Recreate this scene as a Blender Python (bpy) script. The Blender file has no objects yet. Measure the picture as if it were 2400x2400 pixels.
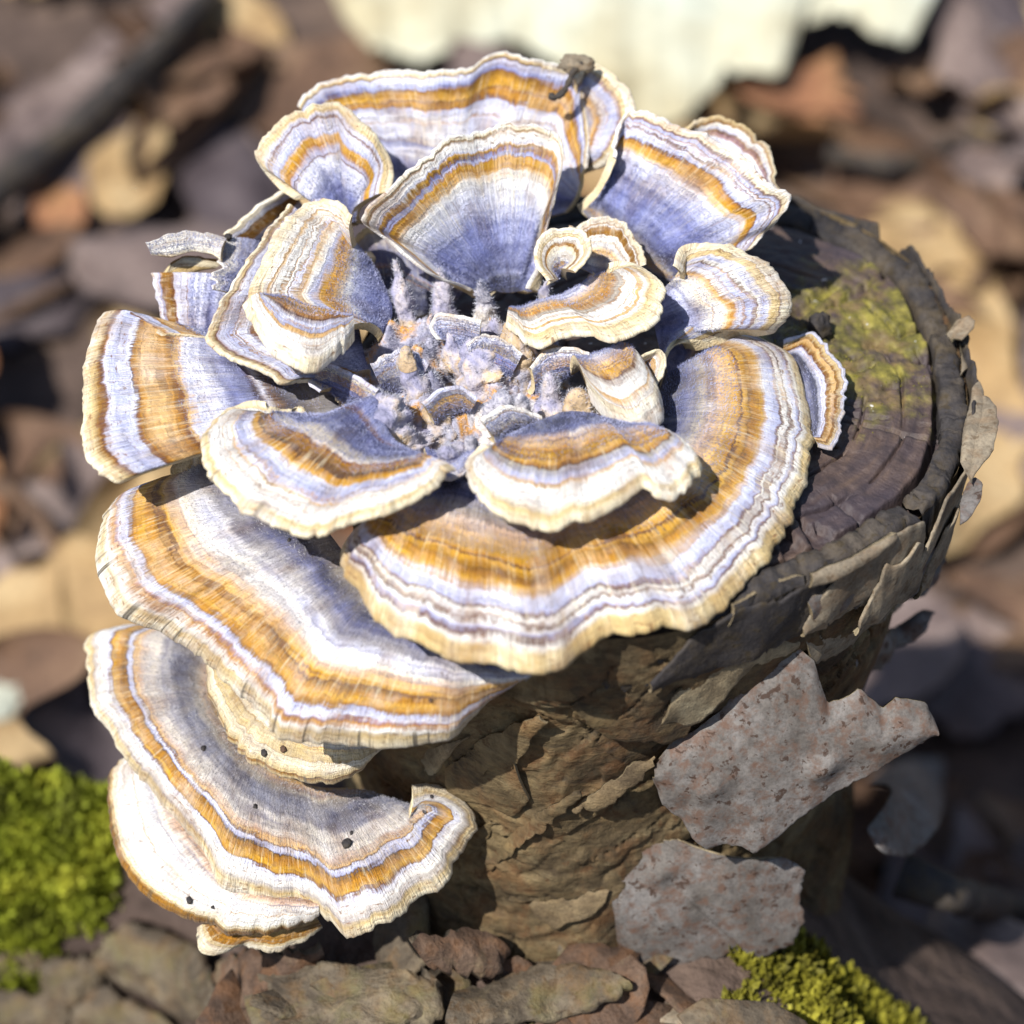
import bpy, math
import numpy as np
from mathutils import Vector

# ------------------------------------------------------------------ camera, sky, sun, exposure
CM = 0.01                      # all modelling below is in centimetres
HT = 9.0                       # height of the cut face above the ground in front of the stump
PITCH = math.radians(43.0)
DIST = 34.0
HALF = math.atan(8.57 / 34.0)
SP, CP = math.sin(PITCH), math.cos(PITCH)
FWD = np.array([0, CP, -SP]); UPV = np.array([0, SP, CP]); RGT = np.array([1.0, 0, 0])
AIM = np.array([0, 0, HT]) - 2.43 * RGT - 1.71 * UPV
CAM = AIM - DIST * FWD
TANH = math.tan(HALF)

scene = bpy.context.scene
cd = bpy.data.cameras.new('camera')
cam = bpy.data.objects.new('camera', cd)
scene.collection.objects.link(cam)
cam.location = Vector(CAM * CM)
cam.rotation_euler = (math.pi / 2 - PITCH, 0, 0)
cd.sensor_width = 36.0
cd.lens = 18.0 / TANH
cd.clip_start = 0.01
cd.clip_end = 500
cd.dof.use_dof = True
cd.dof.focus_distance = 0.331
APERTURE_CM = 0.62
cd.dof.aperture_fstop = (cd.lens / 10.0) / APERTURE_CM
cd.dof.aperture_blades = 0
scene.camera = cam

SUN = np.array([-0.40, -0.42, 0.81]); SUN = SUN / np.linalg.norm(SUN)
world = bpy.data.worlds.new('World'); scene.world = world; world.use_nodes = True
wn = world.node_tree.nodes; wl = world.node_tree.links
wn.clear()
sky = wn.new('ShaderNodeTexSky'); sky.sky_type = 'NISHITA'; sky.sun_disc = False
sky.sun_elevation = math.asin(SUN[2]); sky.sun_rotation = math.atan2(SUN[0], SUN[1])
bg = wn.new('ShaderNodeBackground'); bg.inputs[1].default_value = 0.085
wo = wn.new('ShaderNodeOutputWorld')
wl.new(sky.outputs[0], bg.inputs[0]); wl.new(bg.outputs[0], wo.inputs[0])
sd = bpy.data.lights.new('sun', 'SUN'); sd.energy = 4.8; sd.angle = math.radians(0.55); sd.color = (1.0, 0.965, 0.90)
sun = bpy.data.objects.new('sun', sd); scene.collection.objects.link(sun)
sun.rotation_euler = Vector(SUN).to_track_quat('Z', 'Y').to_euler()
sun.location = (-1, -1, 2)
vs = scene.view_settings
vs.view_transform = 'Standard'; vs.look = 'None'; vs.gamma = 1.0; vs.use_curve_mapping = False
vs.exposure = 0.58

RNG = np.random.default_rng(11)
COL = scene.collection

# ------------------------------------------------------------------ pixels to points
FS = 2400.0 / 1932.0
def ray(x, y):                                     # photograph pixels (2400 x 2400)
    return FWD + (x - 1200) / 1200 * TANH * RGT - (y - 1200) / 1200 * TANH * UPV
def at_z(x, y, z):                                 # z measured from the cut face
    d = ray(x, y); t = (HT + z - CAM[2]) / d[2]
    return CAM + t * d

# ------------------------------------------------------------------ noise
def _h(i, j, k, s):
    i = i.astype(np.int64); j = j.astype(np.int64); k = k.astype(np.int64)
    s = int(s * 16)
    n = (i * 374761393 + j * 668265263 + k * 2147483647 + s * 974634749) & 0xffffffff
    n = ((n ^ (n >> 13)) * 1274126177) & 0xffffffff
    n = ((n ^ (n >> 16)) * 2246822519) & 0xffffffff
    return ((n ^ (n >> 15)) & 0xffffff) / float(0xffffff)
def vnoise(p, s=0):
    p = np.asarray(p, float); f = np.floor(p); w = p - f; w = w * w * (3 - 2 * w)
    i, j, k = f[..., 0], f[..., 1], f[..., 2]; x, y, z = w[..., 0], w[..., 1], w[..., 2]
    r = 0
    for a in (0, 1):
        for b in (0, 1):
            for c in (0, 1):
                r = r + _h(i + a, j + b, k + c, s) * (x if a else 1 - x) * (y if b else 1 - y) * (z if c else 1 - z)
    return r * 2 - 1
def fbm(p, s=0, o=4, g=0.5):
    p = np.asarray(p, float); r = 0; a = 1.0
    for q in range(o):
        r = r + a * vnoise(p * (2.03 ** q) + 17.3 * q, s + q * 7); a *= g
    return r
def n1(x, s=0, o=3):
    x = np.asarray(x, float)
    return fbm(np.stack([x, x * 0 + s * 3.17, x * 0 + 0.5], -1), s, o)
def sstep(a, b, x):
    t = np.clip((x - a) / (b - a), 0, 1); return t * t * (3 - 2 * t)

# ------------------------------------------------------------------ mesh helpers
def mesh_np(name, V, F, uv=None, smooth=True):
    V = np.asarray(V, np.float64).reshape(-1, 3) * CM
    F = np.asarray(F, np.int32); k = F.shape[1]
    me = bpy.data.meshes.new(name)
    me.vertices.add(len(V)); me.vertices.foreach_set('co', V.astype(np.float32).ravel())
    me.loops.add(F.size); me.loops.foreach_set('vertex_index', F.ravel())
    me.polygons.add(len(F)); me.polygons.foreach_set('loop_start', np.arange(0, F.size, k, dtype=np.int32))
    me.update(calc_edges=True); me.validate()
    if smooth: me.polygons.foreach_set('use_smooth', np.ones(len(me.polygons), bool))
    if uv is not None and len(me.loops) == F.size:
        l = me.uv_layers.new(name='UVMap'); l.data.foreach_set('uv', np.asarray(uv, np.float32)[F.ravel()].ravel())
    me.update()
    return me
def obj(name, me, mat, parent=None):
    o = bpy.data.objects.new(name, me); COL.objects.link(o)
    if mat is not None and len(me.materials) == 0: me.materials.append(mat)
    if parent is not None: o.parent = parent
    return o
def thing(name, loc, label, cat, group=None):
    o = bpy.data.objects.new(name, None); COL.objects.link(o)
    o.empty_display_size = 0.01
    o.location = Vector(np.asarray(loc) * CM)
    tag(o, label, cat, group); return o
def tag(o, label, cat, group=None):
    o['label'] = label; o['category'] = cat
    if group: o['group'] = group
def grid_faces(nu, nv, flip=False, wrap=False, off=0):
    i = np.arange(nu if wrap else nu - 1)[:, None]; j = np.arange(nv - 1)[None, :]
    i2 = (i + 1) % nu
    a = i * nv + j; b = i2 * nv + j; c = i2 * nv + j + 1; d = i * nv + j + 1
    q = np.stack([a, b, c, d] if not flip else [a, d, c, b], -1).reshape(-1, 4)
    return q + off
def crom(pts, n, even=True):
    P = np.asarray(pts, float)
    if len(P) == 1: return np.repeat(P, n, 0)
    L = np.r_[0, np.cumsum(np.linalg.norm(np.diff(P, axis=0), axis=1) + 1e-6)]
    t = np.linspace(0, L[-1], n) if even else np.interp(np.linspace(0, 1, n), np.linspace(0, 1, len(L)), L)
    k = np.clip(np.searchsorted(L, t, side='right') - 1, 0, len(P) - 2)
    T = np.zeros_like(P)
    T[1:-1] = (P[2:] - P[:-2]) / (L[2:] - L[:-2])[:, None]
    T[0] = (P[1] - P[0]) / (L[1] - L[0]); T[-1] = (P[-1] - P[-2]) / (L[-1] - L[-2])
    h = (L[k + 1] - L[k])[:, None]; s = ((t - L[k])[:, None]) / h
    return (2*s**3 - 3*s**2 + 1) * P[k] + (s**3 - 2*s**2 + s) * h * T[k] + (-2*s**3 + 3*s**2) * P[k + 1] + (s**3 - s**2) * h * T[k + 1]
def lin(pts, n):
    P = np.asarray(pts, float); L = np.r_[0, np.cumsum(np.linalg.norm(np.diff(P, axis=0), axis=1) + 1e-6)]
    t = np.linspace(0, L[-1], n); return np.stack([np.interp(t, L, P[:, q]) for q in range(3)], -1)
def nrm(a):
    return a / (np.linalg.norm(a, axis=-1, keepdims=True) + 1e-12)
def grid_normals(S):
    du = np.gradient(S, axis=0); dv = np.gradient(S, axis=1)
    n = nrm(np.cross(du, dv))
    bad = np.linalg.norm(n, axis=-1) < 0.5
    return n

# ------------------------------------------------------------------ node materials
class NT:
    def __init__(s, name):
        s.m = bpy.data.materials.new(name); s.m.use_nodes = True
        s.t = s.m.node_tree; s.t.nodes.clear()
        s.out = s.t.nodes.new('ShaderNodeOutputMaterial'); s.b = s.t.nodes.new('ShaderNodeBsdfPrincipled')
        s.t.links.new(s.b.outputs[0], s.out.inputs[0])
    def n(s, typ, **kw):
        q = s.t.nodes.new('ShaderNode' + typ)
        for k, v in kw.items(): setattr(q, k, v)
        return q
    def l(s, a, b): s.t.links.new(a, b)
    def val(s, sock, v):
        if hasattr(v, 'is_linked') or hasattr(v, 'links'): s.l(v, sock)
        else: sock.default_value = v
    def math(s, op, a, b=0.0, c=None):
        q = s.n('Math', operation=op); s.val(q.inputs[0], a); s.val(q.inputs[1], b)
        if c is not None: s.val(q.inputs[2], c)
        return q.outputs[0]
    def noise(s, vec, scale, detail=3.0, rough=0.55, dist=0.0):
        q = s.n('TexNoise'); s.l(vec, q.inputs['Vector']); q.inputs['Scale'].default_value = scale
        q.inputs['Detail'].default_value = detail; q.inputs['Roughness'].default_value = rough; q.inputs['Distortion'].default_value = dist
        return q.outputs[0]
    def comb(s, x, y, z=0.0):
        q = s.n('CombineXYZ'); s.val(q.inputs[0], x); s.val(q.inputs[1], y); s.val(q.inputs[2], z); return q.outputs[0]
    def ramp(s, fac, stops, interp='LINEAR'):
        q = s.n('ValToRGB'); s.val(q.inputs[0], fac); r = q.color_ramp; r.interpolation = interp
        stops = sorted(stops, key=lambda a: a[0])[:32]
        while len(r.elements) < len(stops): r.elements.new(0.5)
        for e, (p, c) in zip(r.elements, stops):
            e.position = p
        for e, (p, c) in zip(r.elements, stops):
            c = (c, c, c) if isinstance(c, (int, float)) else c
            e.color = (c[0], c[1], c[2], 1)
        return q.outputs[0]
    def mix(s, fac, a, b, mode='MIX'):
        q = s.n('Mix', data_type='RGBA', blend_type=mode); s.val(q.inputs[0], fac)
        for so, v in ((q.inputs[6], a), (q.inputs[7], b)):
            if isinstance(v, tuple): so.default_value = (v[0], v[1], v[2], 1)
            else: s.l(v, so)
        return q.outputs[2]
    def bump(s, h, strength, dist):
        q = s.n('Bump'); q.inputs['Strength'].default_value = strength; q.inputs['Distance'].default_value = dist * CM
        s.l(h, q.inputs['Height']); s.l(q.outputs[0], s.b.inputs['Normal'])
    def objco(s): return s.n('TexCoord').outputs['Object']
    def uv(s):
        q = s.n('SeparateXYZ'); s.l(s.n('TexCoord').outputs['UV'], q.inputs[0]); return q.outputs[0], q.outputs[1]
    def fin(s, col, rough=0.8, spec=0.25):
        if isinstance(col, tuple): s.b.inputs['Base Color'].default_value = (*col, 1)
        else: s.l(col, s.b.inputs['Base Color'])
        s.val(s.b.inputs['Roughness'], rough); s.b.inputs['Specular IOR Level'].default_value = spec
        return s.m

PAL = dict(
    k=(0.045, 0.048, 0.09), g=(0.125, 0.135, 0.26), b=(0.21, 0.24, 0.52), l=(0.44, 0.47, 0.70), L=(0.64, 0.66, 0.83),
    w=(0.84, 0.82, 0.78), c=(0.82, 0.73, 0.52), C=(0.60, 0.45, 0.21), t=(0.66, 0.41, 0.16), o=(0.43, 0.190, 0.010), O=(0.24, 0.108, 0.006),
    y=(0.60, 0.320, 0.020), r=(0.13, 0.042, 0.016), d=(0.06, 0.028, 0.022), e=(0.36, 0.32, 0.28), s=(0.50, 0.46, 0.45), p=(0.55, 0.38, 0.28), v=(0.30, 0.18, 0.22), m=(0.17, 0.175, 0.24), n=(0.34, 0.33, 0.38))
def stops(txt):                                    # '0b .3L ...' -> colour stops
    out = []
    for q in txt.split():
        out.append((float(q[:-1]), PAL[q[-1]]))
    return out

def cap_material(name, zones, seed, warp=0.05, fuzzy=1.0, edge_dark=0.0, grime=0.0):
    rz_ = np.random.default_rng(seed * 7 + 1)
    zl_ = [(float(q[:-1]), q[-1]) for q in zones.split()]
    for _ in range(max(0, min(5, (31 - len(zl_)) // 3))):          # a few extra hairline growth rings
        p_ = float(rz_.uniform(0.42, 0.95))
        k_ = max(i for i, q in enumerate(zl_) if q[0] <= p_)
        if k_ + 1 < len(zl_) and zl_[k_ + 1][0] - zl_[k_][0] > 0.035 and zl_[k_][0] + 0.012 < p_ < zl_[k_ + 1][0] - 0.016:
            zl_[k_ + 1:k_ + 1] = [(p_ - 0.006, zl_[k_][1]), (p_, 'r' if zl_[k_][1] in 'oyOtC' else 'o'), (p_ + 0.009, zl_[k_ + 1][1])]
    zones = ' '.join('%.4f%s' % q for q in zl_)
    t = NT(name); u, v = t.uv()
    sv = t.math('MULTIPLY', seed, 13.7)
    lo = t.noise(t.comb(u, sv, t.math('MULTIPLY', v, 0.6)), 0.55, 2.0)
    md = t.noise(t.comb(u, t.math('MULTIPLY', v, 2.0), sv), 2.6, 3.0)
    fi = t.noise(t.comb(t.math('MULTIPLY', u, 26.0), t.math('MULTIPLY', v, 5.0), sv), 1.0, 3.0, 0.65)
    fn = t.noise(t.comb(t.math('MULTIPLY', u, 70.0), t.math('MULTIPLY', v, 22.0), sv), 1.0, 2.0, 0.6)
    vv = t.math('MULTIPLY_ADD', t.math('SUBTRACT', lo, 0.5), warp * 2.2, v)
    vv = t.math('MULTIPLY_ADD', t.math('SUBTRACT', md, 0.5), warp * 0.9, vv)
    vv = t.math('MULTIPLY_ADD', t.math('SUBTRACT', fi, 0.5), 0.055, vv)
    vv = t.math('MULTIPLY_ADD', t.math('SUBTRACT', fn, 0.5), 0.02, vv)
    sb = t.noise(t.comb(t.math('MULTIPLY', u, 0.5), t.math('MULTIPLY', v, 20.0), t.math('ADD', sv, 41.0)), 1.0, 2.0)
    vv = t.math('MULTIPLY_ADD', t.math('MULTIPLY', t.math('SUBTRACT', sb, 0.5), t.ramp(v, [(0.3, 0.0), (0.5, 1.0)])), 0.11, vv)
    # keep the last band (the growing margin) in place
    keep = t.ramp(v, [(0.86, 0.0), (1.0, 1.0)])
    vv2 = t.n('Mix', data_type='FLOAT'); t.l(keep, vv2.inputs[0]); t.l(vv, vv2.inputs[2]); t.l(v, vv2.inputs[3])
    col = t.ramp(vv2.outputs[0], stops(zones))
    wash = dict(m='n', n='s', o='t', y='p', O='o', r='t', L='w', l='L', C='c', t='p', b='l', g='b', k='g', d='r', v='p', e='s', s='w', p='w', w='w', c='w')
    zones2 = ' '.join(q[:-1] + wash[q[-1]] for q in zones.split())
    colw = t.ramp(t.math('ADD', vv2.outputs[0], 0.012), stops(zones2))
    wn_ = t.noise(t.comb(u, t.math('MULTIPLY', v, 1.6), t.math('ADD', sv, 21.0)), 0.75, 4.0, 0.6)
    wn_ = t.math('MULTIPLY_ADD', t.math('SUBTRACT', fi, 0.5), 0.35, wn_)
    col = t.mix(t.ramp(wn_, [(0.50, 0.0), (0.70, 0.85)]), col, colw)
    mz = t.noise(t.comb(t.math('MULTIPLY', u, 0.8), t.math('MULTIPLY', vv2.outputs[0], 34.0), t.math('ADD', sv, 2.0)), 1.0, 3.0, 0.6)
    zm_ = t.ramp(v, [(0.40, 0.08), (0.62, 0.75)])
    col = t.mix(zm_, col, t.ramp(mz, [(0.30, (0.58, 0.50, 0.46)), (0.47, (1, 1, 1)), (0.75, (1.12, 1.12, 1.12))]), 'MULTIPLY')
    # radial fibres, lighter and darker
    fib = t.ramp(fi, [(0.28, (0.66, 0.64, 0.66)), (0.52, (1, 1, 1)), (0.75, (1.10, 1.10, 1.12))])
    col = t.mix(0.75, col, fib, 'MULTIPLY')
    fib2 = t.ramp(fn, [(0.30, (0.72, 0.71, 0.72)), (0.55, (1, 1, 1))])
    col = t.mix(0.55 * fuzzy, col, fib2, 'MULTIPLY')
    # pale and dark radial streaks through the golden zones, tonal rings in the velvet
    bs = t.noise(t.comb(t.math('MULTIPLY', u, 16.0), t.math('MULTIPLY', v, 4.0), t.math('ADD', sv, 51.0)), 1.0, 4.0, 0.7)
    gz_ = t.ramp(v, [(0.34, 0.0), (0.50, 1.0), (0.84, 1.0), (0.94, 0.0)])
    col = t.mix(t.math('MULTIPLY', gz_, t.ramp(bs, [(0.52, 0.0), (0.72, 0.58)])), col, (0.84, 0.74, 0.52))
    col = t.mix(t.math('MULTIPLY', gz_, t.ramp(bs, [(0.29, 0.75), (0.40, 0.0)])), col, (0.20, 0.085, 0.02))
    iv_ = t.noise(t.comb(t.math('MULTIPLY', u, 0.35), t.math('MULTIPLY', vv, 17.0), t.math('ADD', sv, 61.0)), 1.0, 2.0)
    col = t.mix(t.ramp(v, [(0.45, 0.85), (0.62, 0.0)]), col, t.ramp(iv_, [(0.34, (0.50, 0.50, 0.60)), (0.50, (1, 1, 1)), (0.66, (1.45, 1.42, 1.30))]), 'MULTIPLY')
    # blotches and pale bloom
    bl = t.noise(t.comb(u, t.math('MULTIPLY', v, 3.0), t.math('ADD', sv, 5.0)), 1.7, 4.0)
    col = t.mix(t.ramp(bl, [(0.53, 0.0), (0.78, 0.30)]), col, (0.74, 0.74, 0.80))
    st = t.noise(t.comb(u, t.math('MULTIPLY', v, 2.2), t.math('ADD', sv, 9.0)), 1.1, 5.0, 0.6)
    col = t.mix(0.85, col, t.ramp(st, [(0.33, (0.55, 0.46, 0.42)), (0.50, (1, 1, 1)), (0.70, (1.12, 1.10, 1.06))]), 'MULTIPLY')
    mg = t.noise(t.comb(t.math('MULTIPLY', u, 4.0), t.math('MULTIPLY', v, 40.0), sv), 1.0, 4.0, 0.65)
    mgm = t.math('MULTIPLY', t.ramp(mg, [(0.50, 0.0), (0.66, 0.6)]), t.ramp(v, [(0.93, 0.0), (0.975, 1.0)]))
    col = t.mix(mgm, col, (0.42, 0.25, 0.08))
    mg2 = t.noise(t.comb(t.math('MULTIPLY', u, 7.0), t.math('MULTIPLY', v, 60.0), t.math('ADD', sv, 3.0)), 1.0, 3.0, 0.6)
    col = t.mix(t.math('MULTIPLY', t.ramp(mg2, [(0.60, 0.0), (0.68, 0.8)]), t.ramp(v, [(0.70, 0.0), (0.86, 1.0)])), col, (0.20, 0.085, 0.03))
    sp = t.noise(t.objco(), 900.0, 2.0)
    col = t.mix(t.ramp(sp, [(0.70, 0.0), (0.78, 0.5)]), col, (0.10, 0.07, 0.05))
    # dark ticks on the margin
    if edge_dark > 0:
        tk = t.noise(t.comb(t.math('MULTIPLY', u, 9.0), sv, 0.0), 1.0, 2.0)
        m = t.math('MULTIPLY', t.ramp(tk, [(0.56, 0.0), (0.63, 1.0)]), t.ramp(v, [(0.90, 0.0), (0.95, edge_dark)]))
        col = t.mix(m, col, (0.07, 0.06, 0.045))
    if grime > 0:
        g1 = t.noise(t.comb(u, t.math('MULTIPLY', v, 2.5), t.math('ADD', sv, 31.0)), 1.4, 6.0, 0.68)
        col = t.mix(t.ramp(g1, [(0.44, 0.0), (0.66, grime)]), col, (0.34, 0.29, 0.22))
        g2 = t.noise(t.objco(), 520.0, 4.0, 0.7)
        col = t.mix(t.ramp(g2, [(0.56, 0.0), (0.70, grime)]), col, (0.13, 0.11, 0.10))
    lum = t.n('RGBToBW'); t.l(col, lum.inputs[0])
    h = t.math('ADD', t.math('MULTIPLY', fi, 0.8), t.math('MULTIPLY', fn, 0.6))
    h = t.math('ADD', h, t.math('ADD', t.math('MULTIPLY', lum.outputs[0], 0.35), t.math('MULTIPLY', t.math('MULTIPLY', mz, zm_), 1.1)))
    t.bump(h, 0.9, 0.05)
    t.b.inputs['Sheen Weight'].default_value = 0.12
    t.b.inputs['Sheen Roughness'].default_value = 0.4
    return t.fin(col, 0.62, 0.28)

def pore_material():
    t = NT('pore_cream'); co = t.objco()
    vo = t.n('TexVoronoi'); t.l(co, vo.inputs['Vector']); vo.inputs['Scale'].default_value = 2600
    a = t.noise(co, 160, 4.0)
    col = t.ramp(a, [(0.3, (0.46, 0.34, 0.17)), (0.5, (0.66, 0.54, 0.34)), (0.7, (0.74, 0.65, 0.46))])
    col = t.mix(0.5, col, t.ramp(vo.outputs[0], [(0.0, (0.45, 0.4, 0.35)), (0.5, (1, 1, 1))]), 'MULTIPLY')
    t.bump(vo.outputs[0], 0.5, 0.02)
    return t.fin(col, 0.8)
MAT_PORE = pore_material()

def fuzz_material(name, c1, c2):
    t = NT(name); a = t.noise(t.objco(), 220, 2.0)
    return t.fin(t.ramp(a, [(0.35, c1), (0.65, c2)]), 0.85, 0.1)
MAT_FUZZ = fuzz_material('fuzz_lavender', (0.19, 0.21, 0.38), (0.44, 0.46, 0.66))
MAT_FUZZ_GREY = fuzz_material('fuzz_grey', (0.22, 0.22, 0.27), (0.58, 0.56, 0.56))
MAT_FUZZ_PALE = fuzz_material('fuzz_pale', (0.30, 0.31, 0.40), (0.60, 0.59, 0.62))

def bark_material(name, dark, mid, light, rust=None, scale=60, spot=0.0, moss=0.0, bumpd=0.03, rs=3.2, fibre=0.0, speck=0.6):
    t = NT(name); co = t.objco()
    a = t.noise(co, scale, 6.0, 0.62, 0.4); b = t.noise(co, scale * 5.5, 5.0, 0.65); c = t.noise(co, scale * 22, 3.0, 0.6)
    col = t.ramp(a, [(0.28, dark), (0.48, mid), (0.70, light)])
    col = t.mix(0.75, col, t.ramp(b, [(0.30, (0.55, 0.52, 0.50)), (0.52, (1, 1, 1)), (0.75, (1.25, 1.22, 1.16))]), 'MULTIPLY')
    col = t.mix(0.5, col, t.ramp(c, [(0.32, (0.65, 0.65, 0.65)), (0.6, (1.1, 1.1, 1.1))]), 'MULTIPLY')
    h = t.math('ADD', t.math('MULTIPLY', b, 1.0), t.math('MULTIPLY', c, 0.35))
    if fibre:                                      # torn fibres running obliquely up the bark
        mp = t.n('Mapping'); t.l(co, mp.inputs[0]); mp.inputs['Rotation'].default_value = (0, math.radians(32), 0); mp.inputs['Scale'].default_value = (0.16, 0.5, 1.0)
        f1 = t.noise(mp.outputs[0], 210, 7.0, 0.72, 1.6); f2 = t.noise(co, 46, 6.0, 0.68, 1.2)
        col = t.mix(fibre, col, t.ramp(f1, [(0.32, (0.42, 0.38, 0.34)), (0.52, (1, 1, 1)), (0.72, (1.5, 1.42, 1.25))]), 'MULTIPLY')
        col = t.mix(t.ramp(f2, [(0.54, 0.0), (0.66, 0.7 * fibre)]), col, (0.27, 0.21, 0.115))
        col = t.mix(t.ramp(f2, [(0.34, 0.85 * fibre), (0.44, 0.0)]), col, (0.025, 0.018, 0.014))
        h = t.math('ADD', h, t.math('ADD', t.math('MULTIPLY', f1, 1.3), t.math('MULTIPLY', f2, 1.5)))
    if rust:
        r = t.noise(co, scale * rs, 6.0, 0.68, 0.2)
        col = t.mix(t.ramp(r, [(0.48, 0.0), (0.64, spot)]), col, rust)
        r2 = t.noise(co, scale * 6.5, 5.0, 0.62, 0.3)
        col = t.mix(t.ramp(r2, [(0.585, 0.0), (0.63, speck)]), col, tuple(q * 0.40 for q in rust))
    if moss:
        m = t.noise(co, scale * 1.3, 5.0, 0.6)
        col = t.mix(t.ramp(m, [(0.55, 0.0), (0.66, moss)]), col, (0.12, 0.12, 0.02))
    t.bump(h, 0.9, bumpd)
    return t.fin(col, 0.78, 0.3)
MAT_BARK = bark_material('bark_brown', (0.045, 0.031, 0.018), (0.105, 0.075, 0.038), (0.17, 0.125, 0.062), (0.17, 0.075, 0.025), 38, 0.35, bumpd=0.05, fibre=0.9)
MAT_BARK_DARK = bark_material('bark_dark', (0.014, 0.013, 0.015), (0.034, 0.030, 0.031), (0.085, 0.068, 0.05), (0.10, 0.07, 0.03), 70, 0.3)
MAT_FLAKE = bark_material('flake_grey', (0.065, 0.055, 0.047), (0.125, 0.112, 0.103), (0.195, 0.18, 0.172), (0.105, 0.056, 0.036), 85, 0.8, bumpd=0.009, rs=4.6, speck=0.9)
MAT_FLAKE_B = bark_material('flake_brown', (0.10, 0.08, 0.06), (0.20, 0.165, 0.12), (0.30, 0.25, 0.18), (0.20, 0.12, 0.06), 90, 0.4, bumpd=0.012)
MAT_INNER = bark_material('inner_bark', (0.12, 0.09, 0.055), (0.23, 0.18, 0.11), (0.34, 0.29, 0.19), None, 110)
MAT_INNER2 = bark_material('inner_bark_brown', (0.07, 0.048, 0.026), (0.14, 0.10, 0.055), (0.22, 0.165, 0.09), None, 110, fibre=0.5)
MAT_PLATE = bark_material('loose_bark', (0.035, 0.027, 0.02), (0.10, 0.079, 0.056), (0.18, 0.145, 0.10), (0.15, 0.085, 0.035), 55, 0.5, 0.3, bumpd=0.06, fibre=0.6)
MAT_PLATE2 = bark_material('loose_bark_rust', (0.035, 0.022, 0.016), (0.10, 0.062, 0.042), (0.17, 0.115, 0.08), (0.17, 0.08, 0.035), 60, 0.5, bumpd=0.05, fibre=0.5)

# ------------------------------------------------------------------ lofted sheets (caps, flakes, leaves)
def resolve(pts, z, fn):
    """pts: list of (x, y[, z]) in photograph pixels; z: values spread along the curve when a point has none"""
    n = len(pts); zz = np.interp(np.linspace(0, 1, n), np.linspace(0, 1, len(z)), z) if z is not None else [0] * n
    return np.array([fn(p[0], p[1], p[2] if len(p) > 2 else zz[i]) for i, p in enumerate(pts)])
def F(pts): return [(p[0] * FS, p[1] * FS) + tuple(p[2:]) for p in pts]
def Q(k, pts):
    ox, oy = ((0, 0), (1200, 0), (0, 1200), (1200, 1200))[k - 1]
    return [(ox + p[0] * .62112, oy + p[1] * .62112) + tuple(p[2:]) for p in pts]

def sheet(B, E, res=16.0, arch=0.0, prof=None, roll=0.0, rag=0.075, wav=0.05, pleat=0.03, ripple=0.012, seed=1, mid=None, ragbase=0.0, sharp=False):
    Ls = np.sum(np.linalg.norm(np.diff(E, axis=0), axis=1))
    nu = int(np.clip(Ls * res, 18, 460))
    rs_ = lin if sharp else crom
    b = rs_(B, nu); e = rs_(E, nu)
    R = np.linalg.norm(e - b, axis=1)
    nv = int(np.clip(R.max() * res, 8, 110))
    out = nrm(e - b)
    ul = np.r_[0, np.cumsum(np.linalg.norm(np.diff(e, axis=0), axis=1))]
    am = 0.35 + 1.1 * np.clip(0.5 + 0.8 * n1(ul * 0.6, seed + 3, 2), 0, 1.4)
    if rag: e = e + out * (rag * am * (0.75 * n1(ul * 1.9, seed, 2) + 0.6 * n1(ul * 9.0, seed + 5, 4)))[:, None]
    if ragbase: b = b + out * (ragbase * (0.6 * n1(ul * 3.0, seed + 2, 2) + 0.5 * n1(ul * 10.0, seed + 6, 3)))[:, None]
    v = np.linspace(0, 1, nv) ** 0.92
    if mid is not None:
        m = crom(mid, nu)
        W = v[None, :, None]
        S = b[:, None] * (1 - W) * (1 - 2 * W) + 4 * m[:, None] * W * (1 - W) + e[:, None] * W * (2 * W - 1)
    else:
        S = b[:, None] * (1 - v[None, :, None]) + e[:, None] * v[None, :, None]
    N = grid_normals(S)
    toc = CAM - S.reshape(-1, 3).mean(0)
    if np.mean(np.sum(N * nrm(toc), -1)) < 0: N = -N; flip = True
    else: flip = False
    N = np.where(np.sum(N * nrm(toc), -1, keepdims=True) < -0.3, -N, N)
    k = max(3, nu // 8); ker = np.ones(k) / k                       # smooth the normal field along the fan
    Nm = N.mean(1); Nm = np.stack([np.convolve(np.pad(Nm[:, q], (k, k), 'edge'), ker, 'same')[k:-k] for q in range(3)], -1)
    Nm = nrm(Nm)
    if prof is None: f = np.sin(np.pi * v ** 0.8)
    else: f = np.interp(v, [p[0] for p in prof], [p[1] for p in prof]); f = np.convolve(np.pad(f, 4, 'edge'), np.ones(5) / 5, 'same')[4:-4]
    H = arch * f[None, :] * np.ones(nu)[:, None]
    H = H + wav * (v[None, :] ** 2) * n1(ul * 0.9, seed + 11, 2)[:, None]
    H = H + pleat * (am[:, None] if rag else 1.0) * (v[None, :] ** 1.6) * n1(ul * 3.4, seed + 21, 4)[:, None]
    wv = v[None, :] + 0.035 * n1(ul * 0.7, seed + 31, 2)[:, None]
    H = H + ripple * n1(wv * R.mean() * 3.3, seed + 41, 3) * np.clip(v[None, :] * 6, 0, 1)
    P3 = S * 1.6
    H = H + 0.5 * ripple * fbm(np.concatenate([P3[..., :1] * 3, P3[..., 1:2] * 3, P3[..., 2:] * 3], -1), seed, 3)
    H = H - roll * np.clip((v[None, :] - 0.88) / 0.12, 0, 1) ** 2
    S = S + Nm[:, None] * H[..., None]
    return S, Nm, ul, v, R, flip, out

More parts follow.
